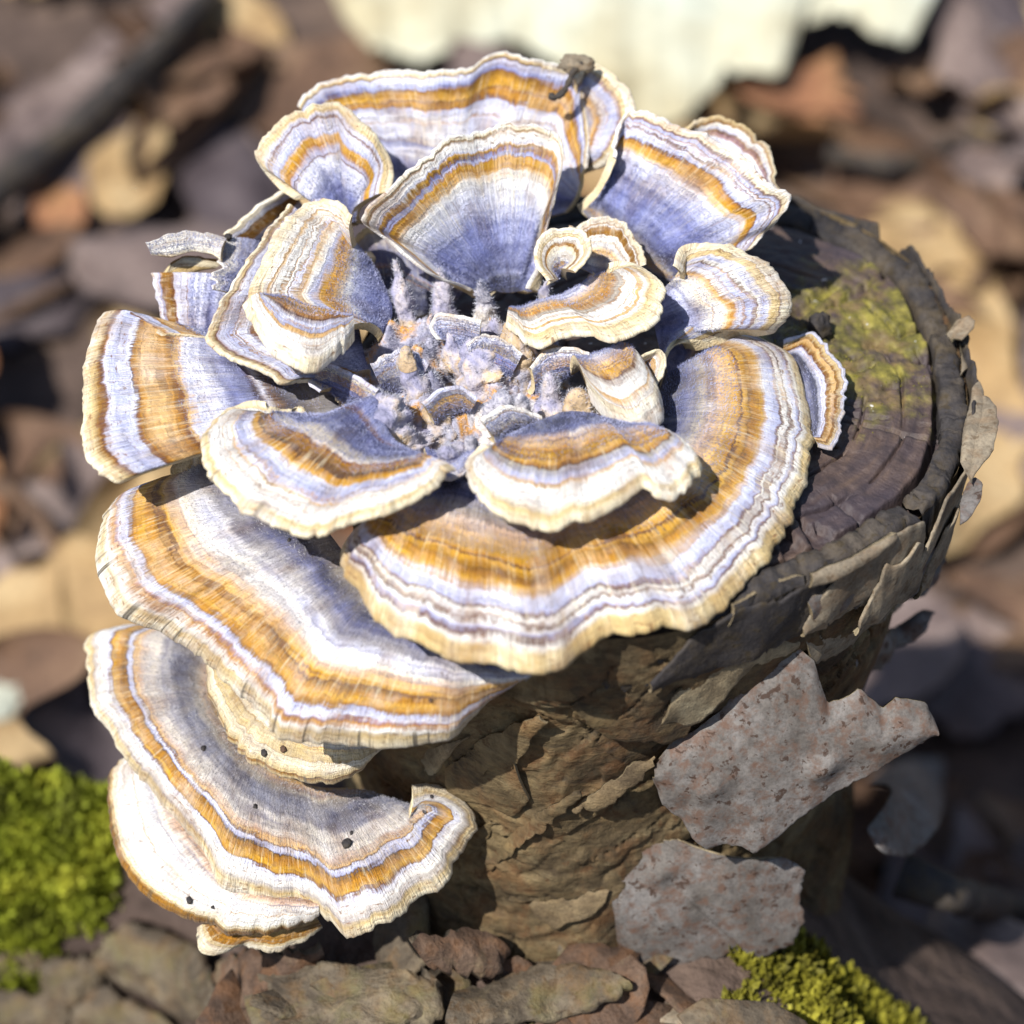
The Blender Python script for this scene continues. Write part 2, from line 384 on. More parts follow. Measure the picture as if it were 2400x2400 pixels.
def shell(name_top, name_under, S, Nm, ul, v, th, flip, out, mat_top, mat_under, parent, origin, rim=True, th_base=None):
    nu, nv = S.shape[:2]
    N = grid_normals(S)
    s = np.sign(np.sum(N * Nm[:, None], -1, keepdims=True)); s[s == 0] = 1; N = N * s
    T = th * (1 - 0.45 * v) if th_base is None else th_base + (th - th_base) * v
    U = S - Nm[:, None] * T[None, :, None]
    if rim:                                        # rounded margin: two more rows joining cap and under surface
        o = nrm(S[:, -1] - S[:, -3])
        r1 = S[:, -1] - Nm * (T[-1] * 0.30) + o * T[-1] * 0.28
        r2 = S[:, -1] - Nm * (T[-1] * 0.72) + o * T[-1] * 0.22
        top = np.concatenate([S, r1[:, None], r2[:, None], U[:, -1:]], 1)
        vt = np.r_[v, 1.0, 1.0, 1.0]
    else: top = S; vt = v
    n2 = top.shape[1]
    uv = np.stack(np.broadcast_arrays(ul[:, None], vt[None, :]), -1).reshape(-1, 2)
    # side walls
    V = [top.reshape(-1, 3) - origin]; Fs = [grid_faces(nu, n2, flip)]
    me = mesh_np(name_top, V[0], Fs[0], uv)
    a = obj(name_top, me, mat_top, parent)
    # under surface with side walls
    st = max(1, nv // 24); su = max(1, nu // 110)
    iu = np.unique(np.r_[np.arange(0, nu, su), nu - 1]); iv = np.unique(np.r_[np.arange(0, nv, st), nv - 1])
    Us = U[iu][:, iv]
    Us = np.concatenate([S[iu[0]][iv][None], Us, S[iu[-1]][iv][None]], 0)
    bb = np.concatenate([S[iu[0], 0][None], S[iu, 0], S[iu[-1], 0][None]], 0)[:, None]
    Us = np.concatenate([bb, Us], 1)
    me2 = mesh_np(name_under, Us.reshape(-1, 3) - origin, grid_faces(Us.shape[0], Us.shape[1], not flip))
    obj(name_under, me2, mat_under, parent)
    return a

def hairs(name, S, N, n, vr, length, width, mat, parent, origin, lean=0.5, seed=0, bias=None):
    r = np.random.default_rng(seed + 100)
    nu, nv = S.shape[:2]
    iu = r.uniform(0, nu - 1.001, n); iv = (vr[0] + (vr[1] - vr[0]) * r.uniform(0, 1, n)) * (nv - 1.001)
    a = iu.astype(int); b = iv.astype(int); fa = (iu - a)[:, None]; fb = (iv - b)[:, None]
    P = (S[a, b] * (1 - fa) + S[a + 1, b] * fa) * (1 - fb) + (S[a, b + 1] * (1 - fa) + S[a + 1, b + 1] * fa) * fb
    nn = N[a, b]; outd = nrm(S[a, b + 1] - S[a, b]); sd_ = nrm(np.cross(nn, outd))
    L = length * r.uniform(0.5, 1.2, n)[:, None]
    d = nrm(nn * r.uniform(0.5, 1.0, n)[:, None] + outd * lean * r.uniform(0.3, 1.2, n)[:, None] + sd_ * r.normal(0, 0.45, n)[:, None])
    side = nrm(np.cross(d, r.normal(0, 1, (n, 3)))) * width
    P = P - nn * length * 0.08
    mid = P + d * L * 0.55; tip = P + d * L + outd * L * 0.25 * r.normal(0, 1, n)[:, None]
    V = np.stack([P - side, P + side, mid + side * 0.6, tip, mid - side * 0.6], 1).reshape(-1, 3) - origin
    i = np.arange(n)[:, None] * 5
    T = np.concatenate([i + np.array([[0, 1, 2]]), i + np.array([[0, 2, 4]]), i + np.array([[4, 2, 3]])], 0)
    o = obj(name, mesh_np(name, V, T, smooth=False), mat, parent); o['kind'] = 'stuff'
    return o

GROUP_BR = 'banded bracket fungi growing on the stump'
ZREPORT = []; SURF = {}
def bracket(label, base, edge, zb, ze, zones, seed, th=0.16, arch=0.15, warp=0.05, fuzz=2500, fuzzv=(0.02, 0.5), edge_dark=0.0, grime=0.0, fn=at_z, mid=None, zm=None, flen=0.055, **kw):
    B = resolve(base, zb, fn); E = resolve(edge, ze, fn)
    M = resolve(mid, zm, fn) if mid is not None else None
    S, Nm, ul, v, R, flip, out = sheet(B, E, arch=arch, seed=seed, mid=M, **kw)
    org = B.mean(0)
    t = thing('bracket_fungus', org, label, 'mushroom', GROUP_BR)
    SURF[seed] = S
    mat = cap_material('cap_zones', zones, seed, warp, edge_dark=edge_dark, grime=grime)
    c = shell('cap', 'pore_surface', S, Nm, ul, v, th, flip, out, mat, MAT_PORE, t, org)
    if fuzz:
        N = grid_normals(S); s = np.sign(np.sum(N * Nm[:, None], -1, keepdims=True)); N = N * s
        hairs('fuzz', S, N, int(fuzz * 1.7), fuzzv, flen, 0.0042, MAT_FUZZ_GREY if grime else MAT_FUZZ, c, org, seed=seed)
    ZREPORT.append((label[:40], np.round(np.ptp(S.reshape(-1, 3), axis=0), 1)))
    return t

# ================================================================== THE SETTING
def ground_z(x, y):                                # centimetres; the bank drops away behind the stump
    x = np.asarray(x, float); y = np.asarray(y, float)
    s = y + 0.55 * np.clip(x, 0, 12) + 0.10 * np.clip(-x - 4, 0, 40)
    z = -24.0 * sstep(-1.0, 16.0, s) - 4.0 * sstep(1.0, 6.5, x) * sstep(2.0, -3.0, y) - 9.0 * sstep(-6.5, -10.5, x) * sstep(3.0, -2.0, y) + 3.0 * sstep(30, 120, y)
    p = np.stack([x, y, y * 0], -1)
    return z + 0.7 * fbm(p * 0.16, 3, 4) + 0.12 * fbm(p * 1.1, 5, 3)
def on_ground(x, y, lift=0.0):                     # photograph pixel -> point on the ground
    d = ray(x, y); t = 36.0
    for _ in range(60):
        p = CAM + t * d
        t += (p[2] - float(ground_z(p[0], p[1])) - lift) * 0.6
    return CAM + t * d

q = np.r_[-3000, -1200, -500, -220, np.linspace(-110, 110, 221), 220, 500, 1200, 3000]
gx, gy = np.meshgrid(q, np.r_[-3000, -1000, -300, -120, np.linspace(-60, 160, 221), 260, 600, 1400, 3000], indexing='ij')
gz = ground_z(gx, gy)
t_ = NT('litter_soil'); co = t_.objco()
c_ = t_.ramp(t_.noise(co, 14, 5, 0.6), [(0.3, (0.035, 0.025, 0.021)), (0.5, (0.085, 0.06, 0.050)), (0.7, (0.15, 0.105, 0.08))])
c_ = t_.mix(0.7, c_, t_.ramp(t_.noise(co, 120, 4, 0.6), [(0.3, (0.5, 0.5, 0.5)), (0.6, (1.2, 1.2, 1.2))]), 'MULTIPLY')
t_.bump(t_.noise(co, 90, 5, 0.6), 1.0, 0.4)
MAT_SOIL = t_.fin(c_, 0.9, 0.15)
g_ = obj('forest_floor', mesh_np('forest_floor', np.stack([gx, gy, gz], -1), grid_faces(*gx.shape)), MAT_SOIL)
g_['kind'] = 'structure'; g_['label'] = 'dark leaf mould of the forest floor'

# ------------------------------------------------------------------ stump
RIM = [(1640,432),(1855,470),(1966,493),(2059,544),(2147,603),(2222,715),(2258,850),(2272,960),(2262,1060),(2215,1150),(2130,1230),(2021,1297),
       (1897,1350),(1710,1430),(1500,1480),(1300,1480),(1100,1420),(930,1310),(830,1150),(800,960),(850,770),(980,600),(1180,490),(1400,440)]
rim3 = np.array([at_z(x, y, 0.0) for x, y in RIM])
SC = rim3.mean(0)
_ang = np.arctan2(rim3[:, 1] - SC[1], rim3[:, 0] - SC[0]); _rad = np.linalg.norm(rim3[:, :2] - SC[:2], axis=1)
_o = np.argsort(_ang); _ang = _ang[_o]; _rad = _rad[_o]
def rim_r(th):
    th = (np.asarray(th) + np.pi) % (2 * np.pi) - np.pi
    return np.interp(th, np.r_[_ang[-1] - 2 * np.pi, _ang, _ang[0] + 2 * np.pi], np.r_[_rad[-1], _rad, _rad[0]])
def side_s(z): return np.interp(z, [-18, -10, -8.0, -5.5, -3, -1.2, 0], [1.10, 0.99, 0.90, 0.88, 0.92, 0.97, 1.0])
def side_c(z): return np.array([np.interp(z, [-10, -4, 0], [-0.9, -0.45, 0]), np.interp(z, [-10, -4, 0], [-0.35, -0.2, 0])])
def on_stump(x, y, off=0.0, z=None):               # photograph pixel -> point on the bark, pulled off it by 'off' cm towards the camera
    d = ray(x, y)
    prev = None
    for t in np.arange(26, 50, 0.04):
        p = CAM + t * d; zz = p[2] - HT
        if zz > 0: continue
        c = side_c(zz); dx = p[0] - SC[0] - c[0]; dy = p[1] - SC[1] - c[1]
        if math.hypot(dx, dy) < float(rim_r(math.atan2(dy, dx))) * float(side_s(zz)): 
            return p - nrm(d) * off
    p = CAM + 38 * d
    return p - nrm(d) * off

stump = thing('tree_stump', SC * np.array([1, 1, 0]), 'weathered sawn tree stump with peeling bark and mossy cut face', 'stump')
SO = SC * np.array([1, 1, 0])
# bark side
nth, nz = 880, 260
th = np.linspace(-np.pi, np.pi, nth, endpoint=False); zz = np.linspace(-0.12, -15.0, nz)
TH, ZZ = np.meshgrid(th, zz, indexing='ij')
rr = rim_r(TH) * side_s(ZZ) + 0.5 * np.exp(-((TH + 2.85) / 0.42) ** 2 - ((ZZ + 5.4) / 2.4) ** 2)   # swollen flank that carries the lower brackets
cc = np.stack([side_c(z) for z in zz])
X = SC[0] + cc[None, :, 0] + rr * np.cos(TH); Y = SC[1] + cc[None, :, 1] + rr * np.sin(TH); Z = HT + ZZ
P = np.stack([X, Y, Z], -1)
along = P[..., 0] * 0.86 + P[..., 2] * 0.50 ; across = -P[..., 0] * 0.50 + P[..., 2] * 0.86      # folds climb towards the right
W = np.stack([along * 0.22, across * 0.50, P[..., 1] * 0.3], -1)
W = W + 0.35 * np.stack([fbm(P * 0.5, 35, 3), fbm(P * 0.5, 36, 3), P[..., 0] * 0], -1)
fold = fbm(W, 21, 4)
lay = fold * 3.4 + 0.25 * fbm(P * 2.5, 37, 3); step = np.floor(lay) + sstep(0.86, 1.0, lay - np.floor(lay))                 # torn paper-thin layers
crk = np.abs(fbm(W * 1.7 + 3.0, 27, 4))
dsp = 0.068 * step + 0.26 * fbm(P * 0.33, 29, 3) + 0.035 * fbm(W * 3.2, 23, 4) + 0.014 * fbm(W * np.array([6.0, 12.0, 6.0]), 26, 3) + 0.022 * fbm(P * 6.0, 25, 4) - 0.17 * sstep(0.045, 0.0, crk) - 0.02
top_fade = sstep(-0.1, -0.9, ZZ)
dsp = np.where(dsp > 0, 0.12 * np.tanh(dsp / 0.12), dsp) * (0.2 + 0.8 * top_fade)
X = X + np.cos(TH) * dsp; Y = Y + np.sin(TH) * dsp
obj('bark_side', mesh_np('bark_side', np.stack([X, Y, Z], -1).reshape(-1, 3) - SO, grid_faces(nth, nz, True, True)), MAT_BARK, stump)
# cut face (inside the dark ring)
nr = 190
nth = 520; th = np.linspace(-np.pi, np.pi, nth, endpoint=False)
rf = np.r_[np.linspace(0.0, 0.885, nr - 6), np.linspace(0.90, 0.985, 6)]
TH2, RF = np.meshgrid(th, rf, indexing='ij')
wob = 0.012 * n1(th * 6 / np.pi * 3, 77, 3)[:, None] * (RF / 0.885) ** 6
R2 = rim_r(TH2) * (RF + wob)
X = SC[0] + R2 * np.cos(TH2); Y = SC[1] + R2 * np.sin(TH2)
P = np.stack([X, Y, X * 0], -1)
mc = at_z(2000, 800, 0)
mm = np.exp(-(((X - mc[0]) / 1.7) ** 2 + ((Y - mc[1]) / 1.5) ** 2)) 
Zt = HT - 0.06 + 0.006 * np.sin(R2 * 24 + 1.5 * fbm(P * 0.8, 41, 2)) * sstep(0.1, 0.4, RF) + 0.035 * fbm(P * 1.6, 42, 4) + 0.02 * fbm(P * 6, 43, 3)
pits = np.clip(fbm(P * 2.6, 45, 4) - 0.05, 0, 1)
Zt = Zt + mm * (0.07 * fbm(P * 1.5, 44, 4) - 0.16 * pits) + 0.03 * mm
rayc = n1(th * 22, 81, 2)[:, None] + 0.5 * fbm(P * 1.2, 82, 2)
Zt = Zt - 0.16 * sstep(0.62, 0.78, rayc) * sstep(0.35, 0.6, RF)                  # radial drying cracks
rc = R2 + 0.10 * fbm(P * 0.9, 84, 3)
for q, (r0_, m0) in enumerate([(2.6, 0.1), (3.35, 0.0), (3.9, -0.1), (4.35, 0.05)]):                   # ring shakes, broken along their length
    Zt = Zt - 0.13 * sstep(0.05, 0.0, np.abs(rc - r0_)) * sstep(m0, m0 + 0.25, fbm(P * 0.8 + q * 9, 86 + q, 3))
Zt = Zt - 0.35 * sstep(0.860, 0.885, RF)
t_ = NT('cut_wood'); co = t_.objco()
uu, vv_ = t_.uv()
ringn = t_.noise(t_.comb(t_.math('MULTIPLY', uu, 2.0), t_.math('MULTIPLY', vv_, 22.0), 0.0), 1.0, 4.0)
fibn = t_.noise(t_.comb(t_.math('MULTIPLY', uu, 40.0), t_.math('MULTIPLY', vv_, 6.0), 2.0), 1.0, 3.0)
big = t_.noise(co, 55, 4.0)
c_ = t_.ramp(ringn, [(0.30, (0.036, 0.025, 0.026)), (0.5, (0.066, 0.044, 0.038)), (0.70, (0.105, 0.068, 0.048))])
c_ = t_.mix(t_.ramp(big, [(0.45, 0.0), (0.62, 0.75)]), c_, (0.034, 0.026, 0.036))
c_ = t_.mix(0.7, c_, t_.ramp(fibn, [(0.3, (0.8, 0.8, 0.8)), (0.6, (1.08, 1.06, 1.04))]), 'MULTIPLY')
mo = t_.n('VectorMath', operation='SUBTRACT'); t_.l(co, mo.inputs[0]); mo.inputs[1].default_value = tuple((mc - SO) * CM)
mv = t_.n('SeparateXYZ'); t_.l(mo.outputs[0], mv.inputs[0])
md_ = t_.math('ADD', t_.math('POWER', t_.math('MULTIPLY', t_.math('ADD', mv.outputs[0], t_.math('MULTIPLY', mv.outputs[1], -0.15)), 42.0), 2.0), t_.math('POWER', t_.math('MULTIPLY', mv.outputs[1], 38.0), 2.0))
mn = t_.noise(co, 130, 6.0, 0.65)
ms = t_.math('ADD', t_.math('SUBTRACT', 1.0, md_), t_.math('MULTIPLY', t_.math('SUBTRACT', mn, 0.5), 5.0))
mcol = t_.ramp(t_.noise(co, 330, 4.0), [(0.32, (0.045, 0.038, 0.010)), (0.48, (0.12, 0.105, 0.016)), (0.68, (0.27, 0.23, 0.04))])
mcol = t_.mix(t_.ramp(t_.noise(co, 150, 3.0), [(0.48, 0.0), (0.62, 0.85)]), mcol, (0.16, 0.105, 0.045))
c_ = t_.mix(t_.ramp(ms, [(0.1, 0.0), (0.95, 0.9)]), c_, mcol)
wsp = t_.noise(co, 420, 2.0)
c_ = t_.mix(t_.ramp(wsp, [(0.745, 0.0), (0.765, 0.9)]), c_, (0.5, 0.5, 0.5))
t_.bump(t_.math('ADD', t_.math('MULTIPLY', ringn, 0.5), t_.math('ADD', t_.math('MULTIPLY', fibn, 0.25), t_.math('MULTIPLY', t_.noise(co, 420, 6.0, 0.65), 1.2))), 0.8, 0.05)
MAT_CUT = t_.fin(c_, 0.62, 0.45)
uvc = np.stack([TH2 / (2 * np.pi) * 8, RF], -1).reshape(-1, 2)
obj('cut_face', mesh_np('cut_face', np.stack([X, Y, Zt], -1).reshape(-1, 3) - SO, grid_faces(nth, nr, False, True), uvc), MAT_CUT, stump)
rg = np.random.default_rng(5); nt = 2200
mx = mc[0] + rg.normal(-0.1, 1.0, nt) * 0.95; my = mc[1] + rg.normal(0, 1.0, nt) * 0.85
kp = (fbm(np.stack([mx, my, mx * 0], -1) * 1.4, 47, 3) > 0.02) & (np.hypot(mx - SC[0], my - SC[1]) < 0.85 * rim_r(np.arctan2(my - SC[1], mx - SC[0])))
mx, my = mx[kp], my[kp]; nt = len(mx)
ti = np.clip(((np.arctan2(my - SC[1], mx - SC[0]) + np.pi) / (2 * np.pi) * nth).astype(int), 0, nth - 1); rm = np.hypot(mx - SC[0], my - SC[1]) / rim_r(np.arctan2(my - SC[1], mx - SC[0]))
Pm = np.stack([mx, my, Zt[ti, np.clip((rm / 0.885 * (nr - 7)).astype(int), 0, nr - 7)] - 0.01], -1)
dm = nrm(np.stack([rg.normal(0, 0.7, nt), rg.normal(0, 0.7, nt), rg.uniform(0.3, 1, nt)], -1)); Lm = rg.uniform(0.02, 0.05, nt)[:, None]; sm = nrm(np.cross(dm, rg.normal(0, 1, (nt, 3)))) * Lm * 0.3
t_ = NT('moss_tuft'); MAT_TUFT = t_.fin(t_.ramp(t_.noise(t_.objco(), 240, 4.0), [(0.35, (0.07, 0.065, 0.008)), (0.5, (0.17, 0.155, 0.014)), (0.66, (0.30, 0.26, 0.04))]), 0.8, 0.2)
o = obj('moss_film', mesh_np('moss_film', np.stack([Pm, Pm + dm * Lm * .5 + sm, Pm + dm * Lm, Pm + dm * Lm * .5 - sm], 1).reshape(-1, 3) - SO, np.arange(4 * nt).reshape(-1, 4), smooth=False), MAT_TUFT, stump); o['kind'] = 'stuff'
# dark inner bark ring in broken segments
cuts = [-3.1]
while cuts[-1] < 3.0: cuts.append(cuts[-1] + RNG.uniform(0.5, 1.2))
for k, (a, b) in enumerate(zip(cuts[:-1], cuts[1:])):
    gp = 0.004; n = max(10, int((b - a) * 130)); m = 9
    tt = np.linspace(a + gp, b - gp, n); sec = np.linspace(0, 1, m)
    rin = 0.893 + RNG.uniform(-0.006, 0.006); rout = 0.995 + RNG.uniform(-0.02, 0.012); hz = RNG.uniform(-0.10, 0.10)
    prof_r = np.array([rin, rin + 0.001, rin + 0.004, rin + 0.025, rin + 0.05, rin + 0.072, rout - 0.006, rout, rout])
    prof_z = np.array([-1.1, -0.22, -0.03, 0.0, -0.04, -0.02, -0.10, -0.20, -1.2])
    T3, _ = np.meshgrid(tt, sec, indexing='ij')
    Rr = rim_r(T3) * (prof_r[None, :]); Zr = HT + hz + prof_z[None, :] + 0 * T3
    Pn = np.stack([Rr * np.cos(T3), Rr * np.sin(T3), Zr], -1)
    nz_ = fbm(Pn * 2.6, 51 + k, 4)
    Rr = Rr + 0.05 * nz_; Zr = Zr + 0.15 * fbm(Pn * 1.5, 91 + k, 3) + 0.05 * fbm(Pn * 5, 92, 4) - 0.15 * sstep(0.06, 0.0, np.abs(fbm(Pn * 2.2, 95, 3)))
    endf = np.minimum(sstep(a + gp, a + gp + 0.03, T3), sstep(b - gp, b - gp - 0.03, T3))
    Zr = Zr - 0.12 * (1 - endf) * (prof_z[None, :] > -0.3)
    Pn = np.stack([SC[0] + Rr * np.cos(T3), SC[1] + Rr * np.sin(T3), Zr], -1)
    obj('bark_ring_piece', mesh_np('bark_ring_piece', Pn.reshape(-1, 3) - SO, grid_faces(n, m, False)), MAT_BARK_DARK, stump)

RIMSHELL = True
# peeling flakes of bark, each a part of the stump
def flake(base, edge, ob, oe, th, mat, seed, arch=0.1, rag=0.10, under=None, fn=on_stump, mid=None, zm=None, name='bark_flake', label=None, ripple=0.008, wav=0.12, knots=(), **kw):
    B = resolve(base, ob, fn); E = resolve(edge, oe, fn); M = resolve(mid, zm, fn) if mid is not None else None
    S, Nm, ul, v, R, fl, out = sheet(B, E, res=13, arch=arch, rag=rag, wav=wav, pleat=0.015, ripple=ripple, seed=seed, mid=M, ragbase=rag * 0.6, sharp=True, **kw)
    S = S + Nm[:, None] * (0.035 * fbm(S * 1.1, seed, 3) + 0.005 * fbm(S * 8, seed + 1, 2))[..., None]
    for kx, ky, kh, kr in knots:
        rel = S - CAM; dp = rel @ FWD; px = 1200 + 1200 * (rel @ RGT) / dp / TANH; py = 1200 - 1200 * (rel @ UPV) / dp / TANH
        S = S + Nm[:, None] * (kh * np.exp(-(((px - kx) / 140) ** 2 + ((py - ky + 0.35 * (px - kx)) / 95) ** 2) / kr ** 2))[..., None]
    o = shell(name, 'inner_layer', S, Nm, ul, v, th, fl, out, mat, under or MAT_INNER, stump, SO, th_base=th)
    o2 = [c for c in COL.objects if c.name.startswith('inner_layer') and c.parent == stump][-1]
    o2.parent = o
    if label: o['label'] = label
    return o
def tangent_fn(x, y, off, bend):                   # a sheet standing off the bark, touching along its normal
    p = on_stump(x, y, off); c = side_c(p[2] - HT)
    nr_ = nrm(np.array([p[0] - SC[0] - c[0], p[1] - SC[1] - c[1], 0.0]))
    n_ = nrm(nr_ * (1 - bend) - FWD * bend)
    return lambda x, y, z: (lambda d: CAM + d * (((p - CAM) @ n_) / (d @ n_)) - nrm(d) * z)(ray(x, y))
PL1 = tangent_fn(1720, 1700, 0.45, 0.45)
PL2 = tangent_fn(1600, 2080, 0.45, 0.35)
# big grey flake standing off the front, and the one under it
flake(Q(4, [(1597,790),(1560,715),(1450,700),(1400,738),(1345,700),(1312,668),(1260,700),(1190,722),(1165,650),(1140,560),(1085,512),(960,575),(850,640),(795,740),(700,820),(600,870),(535,965)]),
      Q(4, [(1594,835),(1500,890),(1300,1020),(1140,1120),(1000,1220),(915,1287),(870,1265),(800,1262),(735,1287),(680,1230),(640,1160),(570,1100),(530,1010)]),
      (0.0, 0.0, 0.0), (0.0, 0.05, 0.0, 0.05, 0.1, 0.1, 0.05), 0.045, MAT_FLAKE, 301, fn=PL1, arch=0.22, rag=0.07, knots=[(1930, 1797, 0.16, 0.28), (1672, 1846, 0.10, 0.26)], label='large grey rust-spotted bark flake curling off the front')
flake(Q(4, [(690,1260),(620,1235),(520,1255),(400,1300),(365,1390)]),
      Q(4, [(800,1300),(880,1300),(1020,1310),(1105,1360),(1100,1450),(1105,1560),(1060,1610),(990,1650),(930,1705),(880,1660),(770,1680),(690,1730),(600,1755),(500,1740),(420,1690),(390,1580),(355,1430)]),
      (0.0, 0.0), (0.0, 0.05, 0.1, 0.05, 0.1, 0.0), 0.05, MAT_FLAKE, 302, fn=PL2, arch=0.20, rag=0.09, knots=[(1550, 2040, 0.14, 0.3)], label='rusty grey bark flake low on the stump')
# pale thin edges and layers on the right flank
flake(Q(4, [(1130,230),(1300,160),(1450,80),(1600,20),(1670,-15)]), Q(4, [(1130,290),(1230,250),(1400,160),(1560,75),(1665,20)]), (0.15, 0.2, 0.2), (0.35, 0.45, 0.4), 0.10, MAT_FLAKE_B, 303, arch=0.05, rag=0.04)
flake(Q(4, [(1110,330),(1250,270),(1380,190),(1450,140)]), Q(4, [(1140,420),(1180,445),(1260,380),(1350,350),(1430,330),(1450,260),(1440,190)]), (0.2, 0.3), (0.5, 0.6, 0.5), 0.07, MAT_FLAKE, 304, arch=0.06)
flake(Q(4, [(1450,190),(1560,120),(1640,70)]), Q(4, [(1455,270),(1485,325),(1550,315),(1600,265),(1640,190),(1650,110)]), (0.3, 0.35), (0.6, 0.7, 0.5), 0.06, MAT_FLAKE, 305, arch=0.08)
flake(Q(4, [(1100,470),(1200,460),(1320,400),(1450,330)]), Q(4, [(1120,550),(1180,560),(1280,500),(1400,400),(1470,345)]), (0.15, 0.2), (0.3, 0.3, 0.3), 0.06, MAT_FLAKE_B, 306, arch=0.05)
flake(Q(4, [(1300,560),(1370,500),(1450,430),(1540,370)]), Q(4, [(1285,620),(1330,610),(1400,605),(1440,570),(1470,500),(1560,430),(1600,380)]), (0.25, 0.3), (0.5, 0.55, 0.5), 0.06, MAT_FLAKE, 307, arch=0.06)
flake(Q(4, [(830,350),(950,290),(1100,230)]), Q(4, [(820,430),(900,470),(1040,440),(1060,390),(1110,290)]), (0.08, 0.1), (0.22, 0.22, 0.2), 0.06, MAT_BARK_DARK, 308, arch=0.05)
flake(Q(4, [(600,700),(700,610),(800,500),(900,470),(1080,480)]), Q(4, [(560,830),(700,800),(790,700),(850,640),(960,570),(1080,515)]), (0.1, 0.12), (0.25, 0.3, 0.3), 0.06, MAT_INNER, 309, arch=0.06)
flake(Q(3, [(1600,900),(1700,870),(1760,850)]), Q(3, [(1560,1040),(1600,1050),(1655,960),(1700,900)]), (0.1, 0.1), (0.3, 0.3, 0.2), 0.06, MAT_INNER, 314, arch=0.04)
flake(Q(3, [(1680,960),(1800,910),(1930,900)]), Q(3, [(1700,1080),(1850,1120),(1930,1160),(1990,1100)]), (0.1, 0.1), (0.22, 0.22, 0.2), 0.06, MAT_BARK, 315, arch=0.05)
# thin layers of bark wrapped round the rim, torn along the top
def rim_pt(deg, rf, z):
    a = math.radians(deg); r = float(rim_r(a)) * rf; c = side_c(z)
    return np.array([SC[0] + c[0] + r * math.cos(a), SC[1] + c[1] + r * math.sin(a), HT + z])
for k, (d0, d1, rf, zt, zl, mt) in enumerate([(-72, -38, 1.020, -0.02, -1.3, MAT_FLAKE_B), (-44, -8, 1.030, -0.10, -1.6, MAT_FLAKE_B), (-20, 22, 1.018, 0.02, -1.2, MAT_BARK_DARK),
        (-58, -40, 1.040, -0.5, -1.8, MAT_FLAKE_B), (-36, -22, 1.045, -0.7, -2.2, MAT_FLAKE_B), (10, 52, 1.015, -0.05, -1.0, MAT_BARK_DARK), (48, 80, 1.012, -0.06, -1.0, MAT_BARK_DARK), (-12, 14, 1.040, -0.2, -1.7, MAT_FLAKE_B), (-100, -66, 1.015, -0.12, -1.3, MAT_BARK_DARK)]):
    dg = np.linspace(d0, d1, 7)
    flake([(d, rf * (0.985 + 0.01 * math.sin(i * 2.1 + k)), zl) for i, d in enumerate(dg)], [(d, rf + 0.006 * math.sin(i * 1.7 + k), zl + (zt - zl) * min(1.0, 0.12 + 1.5 * math.sin(math.pi * i / 6) ** 0.7) + 0.12 * math.sin(i * 2.3 + k * 1.9)) for i, d in enumerate(dg)],
          None, None, 0.05, mt, 350 + k, arch=0.05, rag=0.10, fn=rim_pt, wav=0.06)
rs2 = np.random.default_rng(77)
for k, (cx, cy) in enumerate([(1480,1690),(1110,1790),(1430,1850),(1210,1960),(1010,2010),(1330,2120)]):
    w_ = rs2.uniform(90, 150); h_ = rs2.uniform(40, 80); sl_ = -0.45 + rs2.normal(0, 0.2)
    top = [(cx + f * w_, cy + f * w_ * sl_ - h_ * 0.4 + rs2.normal(0, 9)) for f in (-0.9, -0.4, 0.1, 0.6, 1.0)]
    bot = [(cx + f * w_, cy + f * w_ * sl_ + h_ * g_ + rs2.normal(0, 9)) for f, g_ in ((-1.0, -0.2), (-0.7, 0.5), (-0.3, 0.8), (0.2, 0.6), (0.6, 0.8), (0.95, 0.3), (1.1, -0.2))]
    flake(top, bot, (0.02,), (0.14, 0.24, 0.12), 0.045, (MAT_BARK, MAT_BARK, MAT_INNER2)[k % 3], 370 + k, arch=0.03, rag=0.12, wav=0.1)
# upright splinters and thin scales round the back right rim
for k, (ba, ed, o1, o2, mt) in enumerate([
        (Q(2, [(1640,1260),(1660,1290)]), Q(2, [(1675,1210),(1715,1198),(1750,1215),(1740,1240),(1690,1280)]), 0.1, 0.3, MAT_FLAKE_B),
        (Q(2, [(1690,1420),(1700,1380)]), Q(2, [(1722,1385),(1700,1330),(1690,1290)]), 0.0, 0.0, MAT_FLAKE_B),
        (Q(2, [(1735,1490),(1700,1620),(1690,1740)]), Q(2, [(1755,1430),(1775,1470),(1770,1560),(1745,1650),(1720,1800)]), 0.0, 0.1, MAT_FLAKE_B),
        (Q(2, [(1765,1500),(1740,1660),(1725,1790)]), Q(2, [(1800,1500),(1830,1540),(1835,1600),(1815,1690),(1780,1740),(1735,1810)]), 0.0, 0.05, MAT_FLAKE_B),
        (Q(2, [(1715,1830),(1690,1900)]), Q(2, [(1745,1815),(1770,1840),(1760,1900),(1720,1960),(1690,1980)]), -0.2, -0.2, MAT_FLAKE)]):
    flake(ba, ed, (o1,), (o2,), 0.045, mt, 330 + k, arch=0.05, rag=0.04, fn=lambda x, y, z: at_z(x, y, z))

